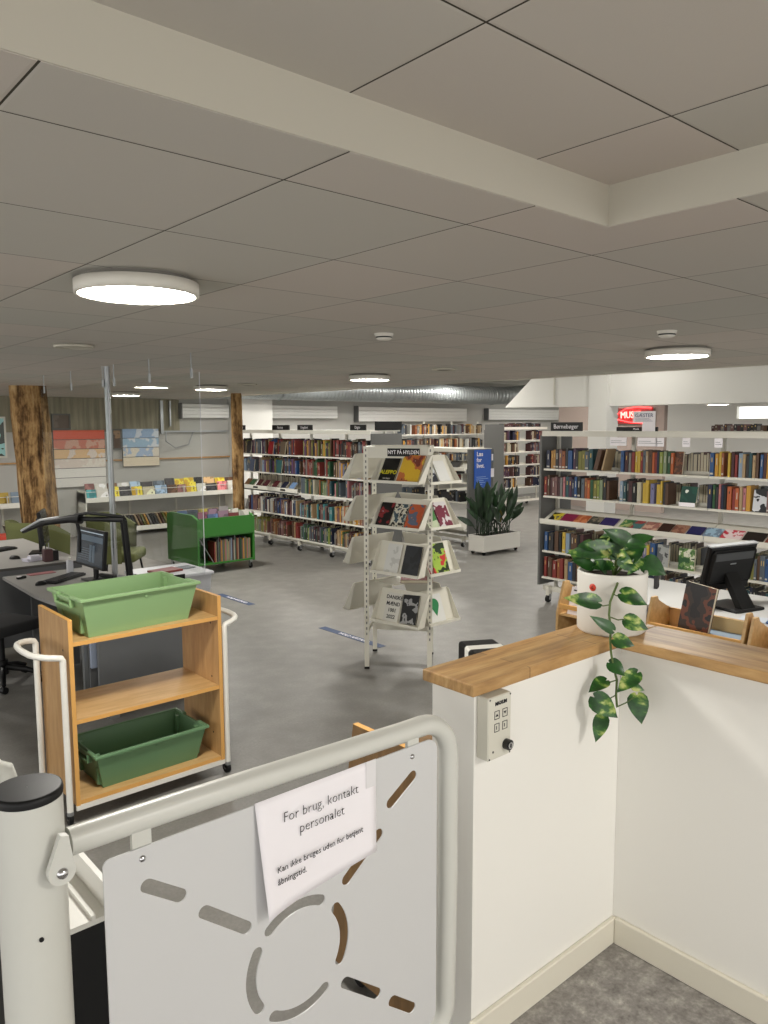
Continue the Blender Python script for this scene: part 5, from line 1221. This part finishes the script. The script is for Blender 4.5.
for k in range(5):
    q = MB(); q.box(0, .32, 0, .012, 0, .2, M_paper, Matrix.Rotation(-.3, 4, 'X')); q.box(0.02, .3, -.001, 0, .17, .18, M_ink, Matrix.Rotation(-.3, 4, 'X')); tag(q.build('paper_sheet', None, (4.60+.035*k, 3.26, .7445), -PI/2), 'white printed paper standing in the birch box left of the pot', 'paper', 'papers in the left birch box')
o = display_book('display_book', 'tall dark book leaning in the birch box behind the pot', (4.65, 2.45, .7445), -PI/2, .20, .36, .035, art('dark_book', [(30,26,26), (54,40,34), (110,60,40), (30,26,26)], 9, 6), .10, roll=.12)
for k in range(4):
    q = MB(); q.box(0, .30, 0, .20, 0, .010, bmat(['slate','paleblue','grey','paleblue'][k])); q.box(.002, .3, -.001, .198, .002, .008, M_pages)
    tag(q.build('booklet', None, (4.59, 2.32+.004*k, .7445+.0115*k), -PI/2+.03*k), 'thin blue-grey booklet in the pile lying in the birch box', 'booklet', 'thin booklets lying in the birch box')
tag(B1('envelope', None, mat('manila', (206,180,130), .6), 0, .30, 0, .01, 0, .13), 'x', 'x')
o = bpy.data.objects['envelope']; o.location = (4.80, 2.3, .7445); o.rotation_euler = (0, 0, -PI/2); tag(o, 'pale wooden slat board standing behind the thin booklets', 'board')
# black device with white stripe behind the half wall
t = thing('ticket_printer', 'black device with a white stripe peeking over the left end of the oak board', 'printer', (2.79, 2.52, .0), -.5)
B1('pedestal', t, M_darkgrey, .01, .19, .01, .25, 0, .80)
q = MB(); q.rbox(0, .2, 0, .26, .80, .97, M_black, .015, seg=2); q.rbox(-.002, .202, .08, .15, .82, .974, M_white, .01); q.build('body', t)
# birch crate behind the gate
t = thing('birch_trolley', 'birch book trolley standing right behind the gate, partly hidden by its panel', 'trolley', (1.65, 1.50, 0))
for x in (0, .42):
    q = MB(); Xc = Matrix(((0,0,1,x),(1,0,0,0),(0,1,0,0),(0,0,0,1))); q.prism([(0, .085), (.72, .085), (.56, 1.05), (0, 1.05)], 0, .022, M_birchshade, Xc); q.box(x, x+.022, 0, .56, 1.05, 1.0515, M_edge); q.build('side_board', t)
for z, yy in ((.14, .70), (.50, .64), (.90, .575)): B1('shelf', t, M_birchshade, .0225, .4195, .005, yy, z-.022, z)
for x in (.06, .38):
    for y in (.08, .60): q = MB(); q.cyl((x-.01, y, .035), .035, .02, M_black, 14, 'x'); q.box(x-.013, x+.013, y-.015, y+.015, .06, .117, M_steel); q.build('wheel', t)
tag(B1('blue_folder', None, bmat('blue'), 1.75, 1.98, 1.62, 1.66, .9005, 1.13), 'blue folder standing on the birch trolley behind the gate', 'folder')

# ------------------------------------------------------------------ build the queued books: the largest in view singly, the rest as one object
def area(b):
    p = Vector(b[0]) + Vector((0, 0, b[3]/2)); d = p - Vector((0, 0, CAMH)); w_ = d.dot(CF)
    if w_ <= 0: return 0
    x = 384 + 773.8*d.dot(CR)/w_; y = 512 - 773.8*d.dot(CU)/w_
    if not (-20 < x < 790 and 0 < y < 1024): return b[2]*b[3]/w_**2*1e-3
    fn = Vector((math.sin(b[1]), -math.cos(b[1]), 0)); facing = -fn.dot(d.normalized())
    if facing < 0: return b[2]*b[3]/w_**2*1e-3
    return b[2]*b[3]*facing/w_**2
BOOKS.sort(key=area, reverse=True)
single = BOOKS[:285]; rest = BOOKS[285:]
# ordinals counted along each shelf from the left
ORD = ['first','second','third','fourth','fifth','sixth','seventh','eighth','ninth','tenth','eleventh','twelfth','thirteenth','fourteenth','fifteenth','sixteenth','seventeenth','eighteenth','nineteenth','twentieth']
bywhere = {}
for b in BOOKS: bywhere.setdefault(b[7], []).append(b)
lab = {}
def size_word(b): return ('thick ' if b[2] > .04 else 'slim ' if b[2] < .026 else '') + ('tall ' if b[3] > .24 else '')
for wname, bs in bywhere.items():
    cfl = Vector((math.cos(bs[0][1]), math.sin(bs[0][1]), 0)); bs.sort(key=lambda b: Vector(b[0]).dot(cfl)); n = len(bs)
    sgn = 'left'
    for i, b in enumerate(bs):
        k = i+1
        o_ = ORD[k-1] if k <= 20 else '%d%s' % (k, {1: 'st', 2: 'nd', 3: 'rd'}.get(k % 10, 'th'))
        lab[id(b)] = '%s%s book, %s from %s, %s' % (size_word(b).split(' ')[0] + (' ' if size_word(b) else ''), CN.get(b[5], b[5]), o_, sgn, wname)
for i, b in enumerate(single):
    q = MB(); book_geo(q, b[2], b[3], b[4], b[5], i % 12)
    tag(q.build('book', None, b[0], b[1]), lab[id(b)], 'book', 'books upright on the bookcase shelves')
q = MB()
for i, b in enumerate(rest):
    book_geo(q, b[2], b[3], b[4], b[5], i % 12, Matrix.Translation(b[0]) @ Matrix.Rotation(b[1], 4, 'Z'))
tag(q.build('shelved_books'), 'mass of smaller distant books filling the remaining bookcase shelves', 'books', kind='stuff')
print('BOOKS', len(BOOKS), 'stuff', len(rest))
for o in bpy.data.objects:
    if o.type == 'MESH' and o.name.split('.')[0] in ('end_board', 'side_cheek', 'side_board', 'wall_bulkhead', 'hinge_lug', 'desk_top', 'display_tray', 'display_shelf', 'tub', 'post', 'timber_post', 'button', 'cover_drop'): fix(o)
